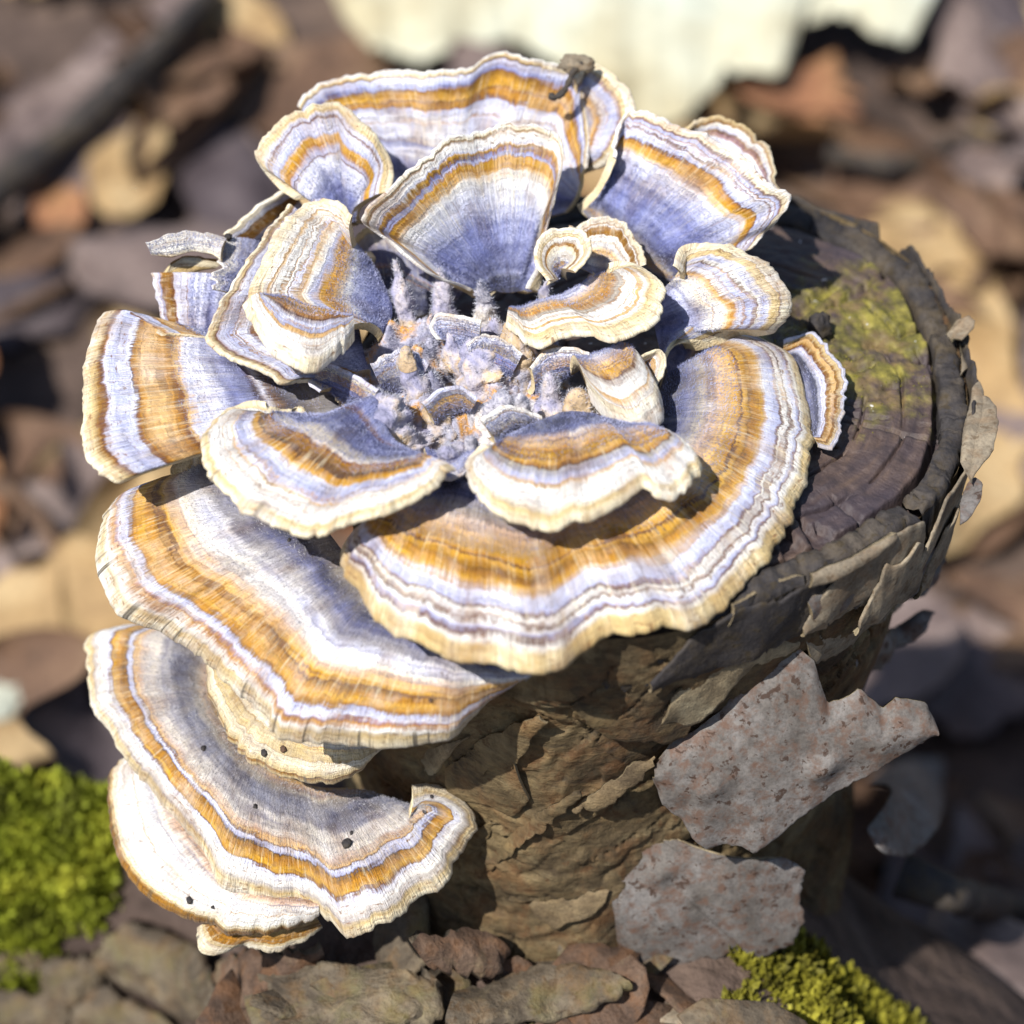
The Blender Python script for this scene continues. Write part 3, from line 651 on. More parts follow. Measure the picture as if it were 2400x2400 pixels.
# ================================================================== THE BRACKETS
bracket('wide lavender bracket with ochre band at the back of the rosette',
    F([(690,345),(830,395),(960,420),(1062,402)]), F([(562,200),(600,163),(660,145),(735,132),(810,135),(890,124),(915,108),(945,98),(985,110),(1050,121),(1095,135),(1100,180),(1104,250),(1100,320)]),
    (1.1, 1.0, 1.0), (2.5, 2.9, 3.1, 3.1, 2.7, 1.9), '0b .12l .22g .3b .36L .44l .54L .68L .705l .72r .735o .80y .86O .885b .91l .945L .957d .972C 1w', 3, arch=-0.15, wav=0.12, roll=0.10)
bracket('narrow folded bracket with an orange streak and rolled tan edge',
    F([(1075,215),(1085,262),(1082,300)]), F([(1085,150),(1112,120),(1150,142),(1186,180),(1190,215),(1165,280),(1140,308),(1098,326)]),
    (1.9, 1.7, 1.4), (2.8, 2.9, 2.7, 2.2, 1.5), '0l .2L .35L .45t .52o .6L .78l .84r .87C 1c', 5, arch=0.15, fuzz=600)
bracket('shell-shaped bracket with a pale blue inner dome and tan rim',
    F([(645,430),(660,428),(672,420)]), F([(606,388),(568,366),(525,336),(494,313),(487,286),(512,248),(545,215),(590,197),(632,194),(672,232),(705,262),(727,300),(724,362)]),
    (1.5, 1.5), (2.0, 2.4, 2.9, 3.2, 3.0, 2.3), '0t .06g .12b .3b .40l .43L .56L .58r .60l .66o .72y .76l .84L .87r .90L .94C 1c', 7, arch=0.25, roll=0.08)
bracket('pointed central bracket with blue velvet heart and ochre double band',
    F([(925,548),(955,552),(990,548)]), F([(890,546),(842,528),(800,507),(768,478),(735,452),(692,426),(684,408),(725,368),(775,322),(850,266),(910,246),(975,236),(1035,246),(1062,275),(1061,320),(1050,372),(1035,420),(1012,495),(997,545)]),
    (0.9, 0.9), (1.2, 1.9, 2.3, 2.9, 3.2, 3.0, 2.6, 1.7, 1.1), '0k .10k .125l .15g .28b .42b .5l .6L .70w .745t .765o .79y .81o .825l .845b .86O .885y .90L .93w .955w .968O .978c 1w', 9, arch=-0.12, th=0.14, fuzz=5000, warp=0.035)
bracket('broad blue fan bracket with ochre ring beside the bare stump top',
    F([(1098,398),(1150,455),(1200,505),(1262,532)]), F([(1158,302),(1166,252),(1188,212),(1230,214),(1290,240),(1350,272),(1400,300),(1450,350),(1490,376),(1470,410),(1442,440),(1415,471),(1388,470)]),
    (1.3, 0.9, 0.8), (2.5, 2.9, 3.1, 3.0, 2.8, 2.4, 1.8, 1.5), '0g .05e .09t .13e .19g .26b .46b .56l .65L .70t .72y .765o .785r .80l .85L .872r .885L .93l .948r .96c 1w', 11, arch=0.1, fuzz=4500, fuzzv=(0.02, 0.6), warp=0.035)
bracket('narrow brown-edged bracket peeping out behind the blue fan',
    F([(1300,262),(1360,290),(1420,340),(1440,370)]), F([(1293,240),(1340,226),(1402,240),(1442,286),(1466,340),(1476,372)]),
    (1.9, 1.9), (2.4, 2.4, 2.1, 1.9), '0l .3L .5v .62r .70L .82w .88O 1C', 13, arch=0.08, fuzz=0)
bracket('thick white and ochre bracket overhanging the yellow moss stain',
    F([(1238,545),(1232,590),(1240,640),(1252,688)]), F([(1288,512),(1300,478),(1340,466),(1400,476),(1442,496),(1472,530),(1488,565),(1482,598),(1460,622),(1400,614),(1350,630),(1310,643),(1290,640)]),
    (0.9, 0.8), (1.9, 2.1, 2.1, 1.6, 1.1, 1.0, 0.9), '0b .2b .32l .42w .5w .56t .59o .63L .72l .745r .76w .8l .84L .88C 1c', 15, arch=0.28, roll=0.12, fuzz=1800, warp=0.05)
bracket('tiny round cream bracket beside a lavender stalk',
    F([(1040,535),(1060,520)]), F([(1040,528),(1020,495),(1018,458),(1050,433),(1086,437),(1112,462),(1102,492),(1082,512)]),
    (1.5, 1.5), (1.9, 2.4, 2.5, 2.2), '0b .25w .4t .5w .6w .7c .78O .84w .9C 1c', 17, arch=0.12, fuzz=300, th=0.12)
bracket('small cream scalloped bracket tucked behind a curled one',
    F([(1095,505),(1130,520),(1180,515)]), F([(1074,446),(1092,421),(1130,415),(1175,426),(1202,458),(1208,503)]),
    (1.3, 1.3), (2.0, 2.0, 1.8), '0l .25w .4t .52w .68w .8O .86w .9O .93c 1c', 19, arch=0.15, fuzz=300, th=0.14)
bracket('curled cream and ochre bracket with a wavy thick lip over the hollow',
    F([(960,590),(1000,572),(1060,552),(1120,530)]), F([(955,605),(985,628),(1012,642),(1060,626),(1110,617),(1160,632),(1212,607),(1246,556),(1231,516),(1190,501),(1150,512)]),
    (1.2, 1.5), (1.5, 1.7, 2.0, 2.3, 2.0), '0l .2L .35t .5o .58e .66w .76w .80t .84w .90C 1c', 21, arch=0.14, roll=0.06, th=0.18, ripple=0.025, pleat=0.05, rag=0.11, fuzz=900)
bracket('small tan tongue-like bracket drooping over the front hollow',
    F([(1075,690),(1110,672),(1150,668)]), F([(1110,735),(1140,770),(1180,800),(1224,801),(1252,770),(1250,738),(1228,700)]),
    (1.2, 1.3), (1.3, 1.5, 1.3), '0e .2L .38t .48y .56r .62w .7w .78t .82w .9c 1w', 23, arch=0.35, roll=0.15, th=0.2, fuzz=900)
bracket('tiny cream flap beside the drooping tongue bracket',
    F([(1195,690),(1225,712)]), F([(1200,682),(1246,662),(1248,695),(1238,728)]), (1.0, 1.0), (1.4, 1.2), '0e .4t .7w 1c', 24, arch=0.05, fuzz=100, th=0.1)
bracket('large front bracket with a cracked golden band and pale frilled margin',
    F([(1255,705),(1235,760),(1210,830),(1130,880),(1040,900),(960,925),(900,900),(850,905),(800,925),(760,960)]),
    F([(1375,642),(1410,631),(1450,638),(1490,662),(1516,702),(1531,770),(1530,850),(1521,910),(1491,965),(1461,1020),(1420,1070),(1370,1120),(1310,1166),(1270,1163),(1210,1181),(1150,1180),(1100,1206),(1056,1240),(1000,1246),(930,1232),(860,1221),(800,1196),(740,1166),(690,1121),(655,1076),(645,1035),(660,1000),(695,980)]),
    (0.5, 0.55, 0.6, 0.6, 0.5), (0.75, 0.55, 0.4, 0.35, 0.4, 0.5, 0.55, 0.6, 0.6), '0k .12k .2g .30e .38p .46t .52y .548o .555d .563r .575y .61O .63o .67y .70p .72L .78l .80r .815w .835s .85r .865w .90l .915r .93w .955C 1C', 25, arch=0.35, roll=0.10, wav=0.16, fuzz=6500, fuzzv=(0.02, 0.5), th=0.22, warp=0.03)
bracket('front bracket with golden stripes and a lobed white lip, above the largest cap',
    F([(1215,812),(1150,788),(1080,775),(1010,797),(965,832)]), F([(1250,817),(1300,836),(1321,866),(1310,896),(1270,921),(1240,916),(1226,900),(1180,930),(1100,966),(1020,981),(960,966),(912,932),(889,897),(891,867),(925,842)]),
    (1.3, 1.35, 1.3), (1.4, 1.6, 1.7, 1.7, 1.6, 1.5), '0g .12k .22g .30p .38t .43o .47y .50O .535y .57o .60d .62e .70l .745t .77w .9w .955C 1c', 27, arch=0.14, roll=0.10, th=0.20, ripple=0.03, pleat=0.05, rag=0.11, fuzz=3000, warp=0.04)
bracket('front bracket with a broad white lip and brown-gold band, beside the grey nubs',
    F([(770,852),(735,815),(702,748),(640,778),(560,785)]), F([(836,872),(831,896),(790,926),(740,946),(700,966),(660,976),(600,996),(545,991),(490,966),(440,931),(401,891),(383,841),(391,801),(430,771),(492,771)]),
    (1.5, 1.3, 1.4, 1.2, 1.2), (1.8, 1.7, 1.5, 1.4, 1.4, 1.5), '0g .10b .15r .17g .32g .38e .43s .46r .48o .53O .56d .575o .62y .645L .72l .77L .79t .81w .94w .965C 1c', 29, arch=0.08, roll=0.08, th=0.18, ripple=0.03, pleat=0.05, rag=0.11, fuzz=4200, warp=0.035, edge_dark=0.5)
bracket('tongue-shaped bracket with orange band jutting out over the litter',
    F([(490,668),(560,690),(620,735),(640,780),(560,800)]), F([(305,630),(250,601),(198,580),(176,620),(160,690),(158,780),(165,850),(200,890),(236,902),(262,872),(285,846),(330,831),(378,836)]),
    (0.7, 0.6, 0.5), (1.2, 1.3, 1.2, 1.0, 0.7, 0.7), '0k .10e .20k .26r .28L .31d .34g .40b .5L .575L .60t .62r .65o .70t .75t .78o .80r .815L .86l .91L .925r .94O .965C 1c', 31, arch=0.12, roll=0.12, fuzz=3600, fuzzv=(0.05, 0.6), warp=0.03)
bracket('twisted bracket with mottled white and ochre bands',
    F([(690,490),(730,545),(740,595),(722,630)]), F([(655,425),(600,381),(560,401),(530,440),(505,480),(489,520),(482,552),(520,590),(580,612),(650,622)]),
    (1.3, 1.1, 1.1), (2.5, 2.6, 2.5, 2.3, 1.9, 1.6), '0b .15b .28l .36w .42t .47o .52y .57l .62w .68t .71L .76w .84w .88t .90w .95c 1c', 33, arch=0.15, roll=0.06, wav=0.2, th=0.18, fuzz=3000, warp=0.09)
bracket('curled white-lipped lobe in front of the twisted bracket',
    Q(1, [(985,1140),(1080,1118),(1150,1145),(1240,1165),(1330,1215)]), Q(1, [(950,1125),(960,1190),(985,1240),(1050,1312),(1150,1366),(1212,1356),(1290,1302),(1338,1238)]),
    (2.15, 2.1, 1.9), (2.3, 2.2, 2.1, 2.0), '0t .15y .3o .42r .5L .62l .68t .72w .9w .95c 1c', 34, arch=0.16, roll=0.12, th=0.2, fuzz=700, fuzzv=(0, 0.3), warp=0.06)
bracket('bracket with thin brown rim under the twisted one',
    F([(640,480),(670,580),(690,680),(700,700)]), F([(548,386),(500,450),(450,522),(416,580),(393,640),(430,671),(480,691),(530,721),(580,714),(640,715)]),
    (1.2, 0.9, 0.8), (2.2, 2.0, 1.7, 1.4, 1.0), '0g .3l .5l .6o .66y .71r .74L .86l .92L .95r .97C 1c', 35, arch=0.1, fuzz=800, wav=0.08)
bracket('half-hidden bracket with brown stripe behind the torn one',
    F([(490,470),(540,430),(575,395)]), F([(432,445),(490,391),(546,354)]), (1.0, 1.0), (1.6, 1.8), '0l .4l .55O .75O .82L 1c', 37, arch=0.05, fuzz=0)
bracket('torn bracket end with a brown band and ragged white top',
    F([(440,520,1.3),(425,580,1.0),(410,640,0.7)]), F([(288,515,1.4),(293,550,1.2),(304,590,0.95),(318,628,0.75)]),
    None, None, '0L .2b .35L .5l .68L .74r .77O .86O .89r .91l 1L', 39, arch=0.1, fuzz=900, th=0.14, rag=0.06)
bracket('curling white strip torn from a bracket, pointing at the litter',
    Q(1, [(572,962),(650,968),(725,946),(800,958),(832,980)]), Q(1, [(550,915),(600,893),(640,882),(700,870),(780,878),(852,896)]), (1.75, 1.7, 1.7), (1.95, 2.0, 1.9), '0c .25w .6w .85w 1w', 41, arch=0.06, fuzz=500, fuzzv=(0.05, 0.95), th=0.10, rag=0.10, sharp=True)
bracket('pale fibrous sheet with a ragged torn edge beside the white strip',
    Q(1, [(985,915),(950,1000),(870,1110)]), Q(1, [(845,893),(826,975),(835,1010),(790,1040),(825,1060),(795,1088)]), (1.35, 1.3), (1.72, 1.6, 1.45), '0b .3l .6L .85w 1w', 40, arch=0.06, fuzz=1200, fuzzv=(0.05, 0.98), th=0.08, rag=0.16)
bracket('thin tan sliver below the torn white strip',
    F([(302,522),(345,520),(400,505)]), F([(320,500),(352,486),(418,492)]), (1.2, 1.2), (1.4, 1.4), '0C .5c 1O', 42, arch=0.05, fuzz=0, th=0.08, rag=0.04)
bracket('long grey-gold bracket draped down the front with a chalky right end',
    F([(430,905),(520,945),(600,985),(660,1055),(740,1130),(860,1200),(965,1242)]), F([(335,905),(250,921),(206,941),(186,990),(180,1040),(190,1090),(216,1141),(260,1166),(300,1181),(345,1211),(390,1246),(430,1281),(470,1321),(500,1366),(545,1386),(590,1390),(660,1396),(720,1404),(800,1396),(850,1390),(900,1346),(950,1311),(986,1276),(983,1250)]),
    (-0.3, -0.4, -0.6, -0.7, -0.7), (-0.4, -0.6, -1.0, -1.4, -1.7, -1.7, -1.5, -1.1), '0m .08e .17k .25g .33n .41L .49w .54p .585t .62y .645r .66O .69o .73y .77o .79O .81l .845L .87v .89o .91p .93w .955C 1c', 43, arch=0.40, roll=0.18, wav=0.15, th=0.2, fuzz=5000, fuzzv=(0.02, 0.5), warp=0.07, edge_dark=0.9, grime=0.28)
bracket('plain cream bracket tucked under the long grey-gold one',
    F([(440,1240),(560,1340),(700,1390)]), F([(386,1235),(384,1290),(410,1350),(440,1401),(490,1441),(560,1469),(620,1476),(682,1452),(722,1412)]),
    (-3.2, -3.2), (-3.4, -3.7, -3.8, -3.6), '0C .3c .6C .8c .92C .97O 1C', 45, arch=0.12, roll=0.1, fuzz=0, th=0.18, edge_dark=0.8, grime=0.5)
bracket('crescent bracket with grey velvet centre and dark gold outer band',
    F([(420,1215),(405,1320),(470,1425),(590,1482),(690,1492),(745,1540)]), F([(292,1171),(230,1181),(172,1201),(163,1250),(168,1320),(196,1371),(240,1431),(300,1511),(350,1561),(390,1611),(412,1661),(470,1681),(560,1696),(610,1721),(650,1756),(690,1746),(740,1721),(790,1691),(840,1641),(880,1571),(893,1546),(862,1511),(822,1496),(785,1506)]),
    (-4.4, -4.5, -4.8, -5.1, -5.2), (-4.4, -4.6, -4.9, -5.2, -5.6, -5.8, -5.5, -5.0, -4.7), '0t .06p .12e .19m .29m .36n .44s .50s .545p .58t .595r .615L .635l .655d .665O .71o .76y .79r .805L .87w .92s .955C 1c', 47, arch=0.32, roll=0.14, wav=0.14, th=0.2, fuzz=5000, fuzzv=(0.02, 0.6), warp=0.06, edge_dark=0.4, grime=0.38)
bracket('smooth whitish bracket below the crescent one, with a tan rim',
    F([(330,1440),(400,1560),(480,1660),(600,1690)]), F([(242,1425),(206,1451),(202,1541),(216,1601),(250,1661),(330,1721),(400,1746),(450,1757),(540,1756),(602,1731)]),
    (-5.6, -5.8), (-5.7, -6.0, -6.2, -6.1), '0t .3p .45w .65w .8w .88c .93C .96O 1O', 49, arch=0.2, roll=0.14, th=0.2, fuzz=500, edge_dark=0.5)
bracket('lowest ribbed tan bracket showing just its fringe',
    F([(420,1730),(510,1750),(600,1735)]), F([(370,1750),(376,1786),(405,1803),(452,1786),(520,1796),(572,1776),(610,1752)]),
    (-6.5, -6.5), (-6.7, -6.9, -6.7), '0C .4O .7C 1c', 51, arch=0.08, fuzz=0, th=0.16, edge_dark=0.8, pleat=0.06)
bracket('small grey-brown bracket flat on the cut face beside the largest cap',
    F([(1478,668),(1510,720),(1525,780),(1530,830)]), F([(1478,648),(1530,631),(1566,661),(1586,701),(1593,750),(1586,801),(1571,842),(1545,836)]),
    (0.2, 0.2), (0.55, 0.5, 0.35, 0.25), '0g .3k .42L .55r .6O .7t .8O .9C 1L', 53, arch=0.1, fuzz=300, th=0.12)
bracket('blue-brown bracket in the shaded gap beside the largest cap',
    F([(1262,652),(1255,680),(1262,712)]), F([(1300,645),(1375,655),(1362,690),(1330,718)]), (0.3, 0.3), (0.5, 0.45), '0g .3b .5t .6b .8l 1L', 55, arch=0.08, fuzz=500)
bracket('small shaded cream bracket in the gap below the tongue-shaped one',
    F([(395,850),(410,905)]), F([(376,838),(335,856),(322,885),(316,910)]), (0.0, -0.1), (0.2, -0.1), '0C .5c 1C', 57, arch=0.05, fuzz=0, th=0.12)
bracket('velvety grey wedge under the golden-striped lobed bracket',
    F([(860,890),(830,930)]), F([(890,900),(930,960),(880,985),(780,980),(740,985)]), (0.65, 0.6), (0.85, 0.85), '0k .5g .8b .9t 1L', 59, arch=0.1, fuzz=700)

# ------------------------------------------------------------------ fuzzy heart of the rosette
def lump_material(name, cols, sc=120):
    t = NT(name); co = t.objco(); a = t.noise(co, sc, 5.0, 0.6, 0.3); b = t.noise(co, sc * 8, 3.0)
    c = t.ramp(a, cols); c = t.mix(0.5, c, t.ramp(b, [(0.3, (0.6, 0.6, 0.62)), (0.6, (1.1, 1.1, 1.1))]), 'MULTIPLY')
    t.bump(t.math('ADD', b, a), 0.8, 0.05); return t.fin(c, 0.85, 0.15)
MAT_HEART = lump_material('heart', [(0.30, (0.16, 0.13, 0.14)), (0.42, (0.26, 0.26, 0.36)), (0.49, (0.40, 0.39, 0.47)), (0.57, (0.54, 0.27, 0.06)), (0.64, (0.56, 0.54, 0.58)), (0.75, (0.76, 0.74, 0.74))])
MAT_NUB = lump_material('nub', [(0.3, (0.16, 0.16, 0.24)), (0.44, (0.31, 0.30, 0.42)), (0.52, (0.46, 0.42, 0.45)), (0.60, (0.58, 0.42, 0.25)), (0.75, (0.72, 0.68, 0.66))])
MAT_NUBW = lump_material('nub_white', [(0.3, (0.30, 0.29, 0.38)), (0.5, (0.52, 0.50, 0.54)), (0.7, (0.70, 0.62, 0.48))])
MAT_NUBT = lump_material('nub_tan', [(0.3, (0.30, 0.20, 0.12)), (0.5, (0.48, 0.36, 0.23)), (0.62, (0.40, 0.40, 0.50)), (0.75, (0.62, 0.55, 0.46))])
hc = at_z(860 * FS, 730 * FS, 0.4)
a_ = np.linspace(0, 2 * np.pi, 150, endpoint=False); r_ = np.linspace(0.0, 1, 60)
A2, R3 = np.meshgrid(a_, r_, indexing='ij')
X = hc[0] + R3 * np.cos(A2) * 2.2 - 0.1; Y = hc[1] + R3 * np.sin(A2) * 1.75
P = np.stack([X, Y, X * 0], -1)
Zh = HT + 1.0 * (1 - R3 ** 3.0) - 0.1 + (0.60 * fbm(P * 1.5, 61, 4) + 0.20 * fbm(P * 4.2, 62, 3)) * (1 - R3 ** 5)
heart = thing('fungus_heart', hc * np.array([1, 1, 0]) + np.array([0, 0, HT]), 'fuzzy lumpy grey heart in the middle of the bracket rosette', 'mushroom')
ho = hc * np.array([1, 1, 0]) + np.array([0, 0, HT])
S = np.stack([X, Y, Zh], -1)
hm = obj('mound', mesh_np('mound', S.reshape(-1, 3) - ho, grid_faces(150, 60, False, True)), MAT_HEART, heart)
N = grid_normals(S); N = N * np.sign(N[..., 2:3])
hairs('fuzz', S, N, 15000, (0.02, 0.95), 0.09, 0.0042, MAT_FUZZ_PALE, hm, ho, lean=0.2, seed=5)

def nub(label, base, tip, zb, zt, r0, r1, mat, seed, fuzz=700, tipcol=None, bulge=0.0):
    a = at_z(base[0] * FS, base[1] * FS, zb); b = at_z(tip[0] * FS, tip[1] * FS, zt)
    ax = b - a; L = np.linalg.norm(ax); ax = ax / L
    s1 = nrm(np.cross(ax, [0.3, 0.2, 1.0])); s2 = np.cross(ax, s1)
    n, m = 36, 40; ph = np.linspace(0, 2 * np.pi, n, endpoint=False); v = np.linspace(0, 1, m)
    rad = r0 * 1.35 + (r1 * 0.72 - r0 * 1.35) * v ** 1.1; rad = rad * (1 + bulge * np.sin(np.pi * v)); rad = rad * np.sqrt(np.clip(1 - np.clip((v - 0.7) / 0.3, 0, 1) ** 2, 0, 1))
    PH, VV = np.meshgrid(ph, v, indexing='ij')
    C = crom(np.array([a - np.array([0, 0, 0.9]) - ax * 0.1, a, a + ax * L * 0.5, b]), m)
    D = np.cos(PH)[..., None] * s1 + np.sin(PH)[..., None] * s2
    S = C[None] + D * rad[None, :, None]
    S = S + D * (rad[None, :] * (0.50 * fbm(S * 2.3, seed, 3) + 0.22 * fbm(S * 7, seed + 1, 3)))[..., None]
    t = thing('fungus_nub', a, label, 'mushroom', 'young fungus nubs in the rosette heart')
    o = obj('stalk', mesh_np('stalk', S.reshape(-1, 3) - a, grid_faces(n, m, False, True)), mat, t)
    hairs('fuzz', S, nrm(D + ax * (sstep(0.6, 1.0, VV))[..., None] * 1.2), int(fuzz * 1.7), (0.15, 0.99), 0.085, 0.0045, MAT_FUZZ_PALE, o, a, lean=0.25, seed=seed)
    if tipcol is not None:
        k = nrm(S[:, -6:] - C[None, -6:] + ax * 0.6)
        P2 = S[:, -9:] + k[:, :1] * 0.012 + ax * 0.02
        obj('pale_tip', mesh_np('pale_tip', P2.reshape(-1, 3) - a, grid_faces(n, 9, False, True)), tipcol, t)
    return t
nub('upright lavender finger nub standing before a dark gap', (765, 600), (745, 490), 0.9, 1.7, 0.24, 0.13, MAT_NUB, 401)
nub('slim lavender finger nub under the pointed central bracket', (835, 590), (828, 505), 0.9, 1.6, 0.22, 0.11, MAT_NUB, 402)
nub('rounded nub with a cream dimpled tip', (785, 735), (765, 655), 0.9, 1.7, 0.24, 0.22, MAT_NUB, 403, tipcol=MAT_NUBT)
nub('plump grey nub joined to the broad white-lipped bracket', (735, 810), (700, 735), 0.9, 1.3, 0.5, 0.30, MAT_NUB, 404, 1200)
nub('small lavender stalk below the tiny round bracket', (1030, 555), (1048, 505), 1.1, 1.7, 0.16, 0.10, MAT_NUB, 405, 300)
nub('spiky white nub under the pointed bracket', (915, 575), (905, 530), 1.2, 1.8, 0.24, 0.07, MAT_NUBW, 406, 500)
nub('broad pale violet nub in the centre', (860, 660), (845, 605), 1.0, 1.5, 0.34, 0.2, MAT_NUB, 407)
nub('lumpy grey nub behind the white knobs', (910, 690), (895, 630), 0.9, 1.4, 0.5, 0.34, MAT_NUB, 408, 1100)
nub('white knobby nub with small bumps', (950, 790), (945, 755), 0.8, 1.4, 0.42, 0.3, MAT_NUBW, 409, 1200)
nub('little white button nub on the knobby cluster', (985, 765), (982, 742), 1.3, 1.6, 0.14, 0.12, MAT_NUBW, 410, 200)
nub('tan stub holding up the wavy-lipped bracket', (970, 690), (960, 605), 0.9, 1.4, 0.28, 0.24, MAT_NUBT, 411, 500)
nub('second tan stub under the wavy-lipped bracket', (1040, 680), (1030, 640), 0.9, 1.3, 0.26, 0.2, MAT_NUBT, 412, 400)
nub('pointed grey nub between the knobs and the tongue bracket', (1040, 770), (1035, 700), 0.8, 1.4, 0.34, 0.12, MAT_NUB, 413)
nub('low tan nub tucked beside the tongue bracket', (1090, 770), (1090, 735), 0.9, 1.3, 0.34, 0.22, MAT_NUBT, 414, 500)
nub('tiny white bead nub at the front of the heart', (890, 845), (888, 825), 0.9, 1.3, 0.14, 0.12, MAT_NUBW, 415, 200)
nub('fuzzy grey nub leaning under the twisted bracket', (660, 740), (620, 705), 0.8, 1.2, 0.28, 0.2, MAT_NUB, 416, 700)
nub('flat grey nub at the foot of the white-lipped bracket', (860, 870), (835, 850), 0.8, 1.2, 0.3, 0.2, MAT_NUB, 417, 600)
nub('brownish fuzzy nub in the hollow centre', (830, 790), (830, 755), 0.7, 1.1, 0.36, 0.26, MAT_NUBT, 418, 700)
nub('small violet nub beside the knobby cluster', (930, 640), (935, 600), 1.0, 1.5, 0.3, 0.2, MAT_NUB, 419, 500)

# small velvety flaps between the nubs
FL = dict(th=0.12, fuzzv=(0.0, 0.97), flen=0.07, rag=0.06, wav=0.15)
bracket('pointed pale violet flap in the middle of the heart', F([(905,668),(870,672),(850,650)]), F([(905,615),(860,598),(818,604),(835,640)]), (0.9, 0.9), (1.7, 1.7, 1.4), '0g .3b .6l .85L 1w', 61, fuzz=900, arch=0.08, **FL)
bracket('grey velvety flap below the thin-rimmed bracket', F([(700,775),(660,762),(640,745)]), F([(705,745),(660,712),(600,688),(575,700),(610,735)]), (0.8, 0.8), (1.4, 1.3, 1.1), '0k .3g .6b .8p .9c 1L', 63, fuzz=1200, arch=0.1, **FL)
bracket('brownish folded flap above the hollow of the heart', F([(815,800),(850,790),(880,770)]), F([(800,765),(830,735),(870,730),(900,750)]), (0.7, 0.7), (1.3, 1.35, 1.2), '0m .3e .5p .7t .85n 1L', 65, fuzz=500, arch=0.12, **FL)
bracket('pale grey lobe between the button nub and the front bracket', F([(930,835),(970,820),(1010,795)]), F([(915,800),(945,770),(985,765),(1020,775)]), (0.8, 0.8), (1.4, 1.45, 1.3), '0m .3n .6s .85L 1w', 66, fuzz=600, arch=0.14, **FL)
bracket('violet-grey lobe leaning on the plump nub', F([(720,735),(760,745),(790,730)]), F([(700,690),(740,660),(785,665),(805,695)]), (0.8, 0.8), (1.45, 1.5, 1.3), '0g .3m .6n .85l 1L', 68, fuzz=700, arch=0.14, **FL)
bracket('little grey fan flap behind the white knobs', F([(900,715),(930,725),(960,720)]), F([(880,650),(910,630),(950,640),(985,670)]), (0.8, 0.8), (1.4, 1.5, 1.3), '0k .3g .6b .8e .9L 1w', 67, fuzz=1100, arch=0.08, **FL)
bracket('ragged grey flap reaching towards the tongue bracket', F([(1000,745),(1040,735),(1070,705)]), F([(1010,705),(1040,672),(1085,662),(1110,672)]), (0.8, 0.8), (1.3, 1.4, 1.4), '0k .3e .5g .7p .85L 1w', 69, fuzz=900, arch=0.08, **FL)
bracket('violet fringed flap at the front edge of the heart', F([(800,845),(850,860),(890,850)]), F([(810,885),(850,905),(885,885),(905,860)]), (0.9, 0.9), (1.0, 1.05, 1.0), '0g .4b .7l 1L', 71, fuzz=900, arch=0.06, **FL)
bracket('shaded grey bracket seen in the dark gap behind the finger nubs', F([(700,600),(770,600),(850,580)]), F([(640,480),(690,430),(760,455),(830,510),(880,540)]), (0.3, 0.3), (0.9, 1.0, 0.8), '0k .4k .7g .9e 1C', 73, fuzz=500, arch=0.1, th=0.14)  # added to close the gap; its dark zones paint in the shade there
# ------------------------------------------------------------------ litter: leaves
def leaf_material(name, c1, c2, c3, sc=30):
    t = NT(name); co = t.objco(); u, v = t.uv()
    a = t.noise(co, sc, 4.0); b = t.noise(co, sc * 8, 3.0)
    c = t.ramp(a, [(0.3, c1), (0.5, c2), (0.7, c3)])
    c = t.mix(0.5, c, t.ramp(b, [(0.3, (0.6, 0.6, 0.6)), (0.6, (1.1, 1.1, 1.1))]), 'MULTIPLY')
    w = t.n('TexWave'); t.l(t.comb(t.math('ADD', t.math('ABSOLUTE', u), t.math('MULTIPLY', v, 1.4)), 0.0, 0.0), w.inputs[0]); w.inputs['Scale'].default_value = 2.2
    t.bump(t.math('ADD', t.math('MULTIPLY', w.outputs[1], 0.5), b), 0.4, 0.05)
    return t.fin(c, 0.7, 0.3)
LEAF_M = dict(
    brown=leaf_material('leaf_brown', (0.06, 0.034, 0.022), (0.12, 0.068, 0.042), (0.20, 0.125, 0.075)),
    mauve=leaf_material('leaf_mauve', (0.08, 0.058, 0.055), (0.15, 0.11, 0.10), (0.24, 0.185, 0.165)),
    tan=leaf_material('leaf_tan', (0.22, 0.14, 0.065), (0.33, 0.22, 0.105), (0.42, 0.31, 0.17)),
    orange=leaf_material('leaf_orange', (0.17, 0.075, 0.04), (0.26, 0.12, 0.06), (0.32, 0.17, 0.08)),
    dark=leaf_material('leaf_dark', (0.035, 0.025, 0.028), (0.065, 0.05, 0.055), (0.10, 0.08, 0.085)),
    pale=leaf_material('leaf_pale', (0.34, 0.27, 0.14), (0.44, 0.42, 0.31), (0.46, 0.50, 0.44), 9))
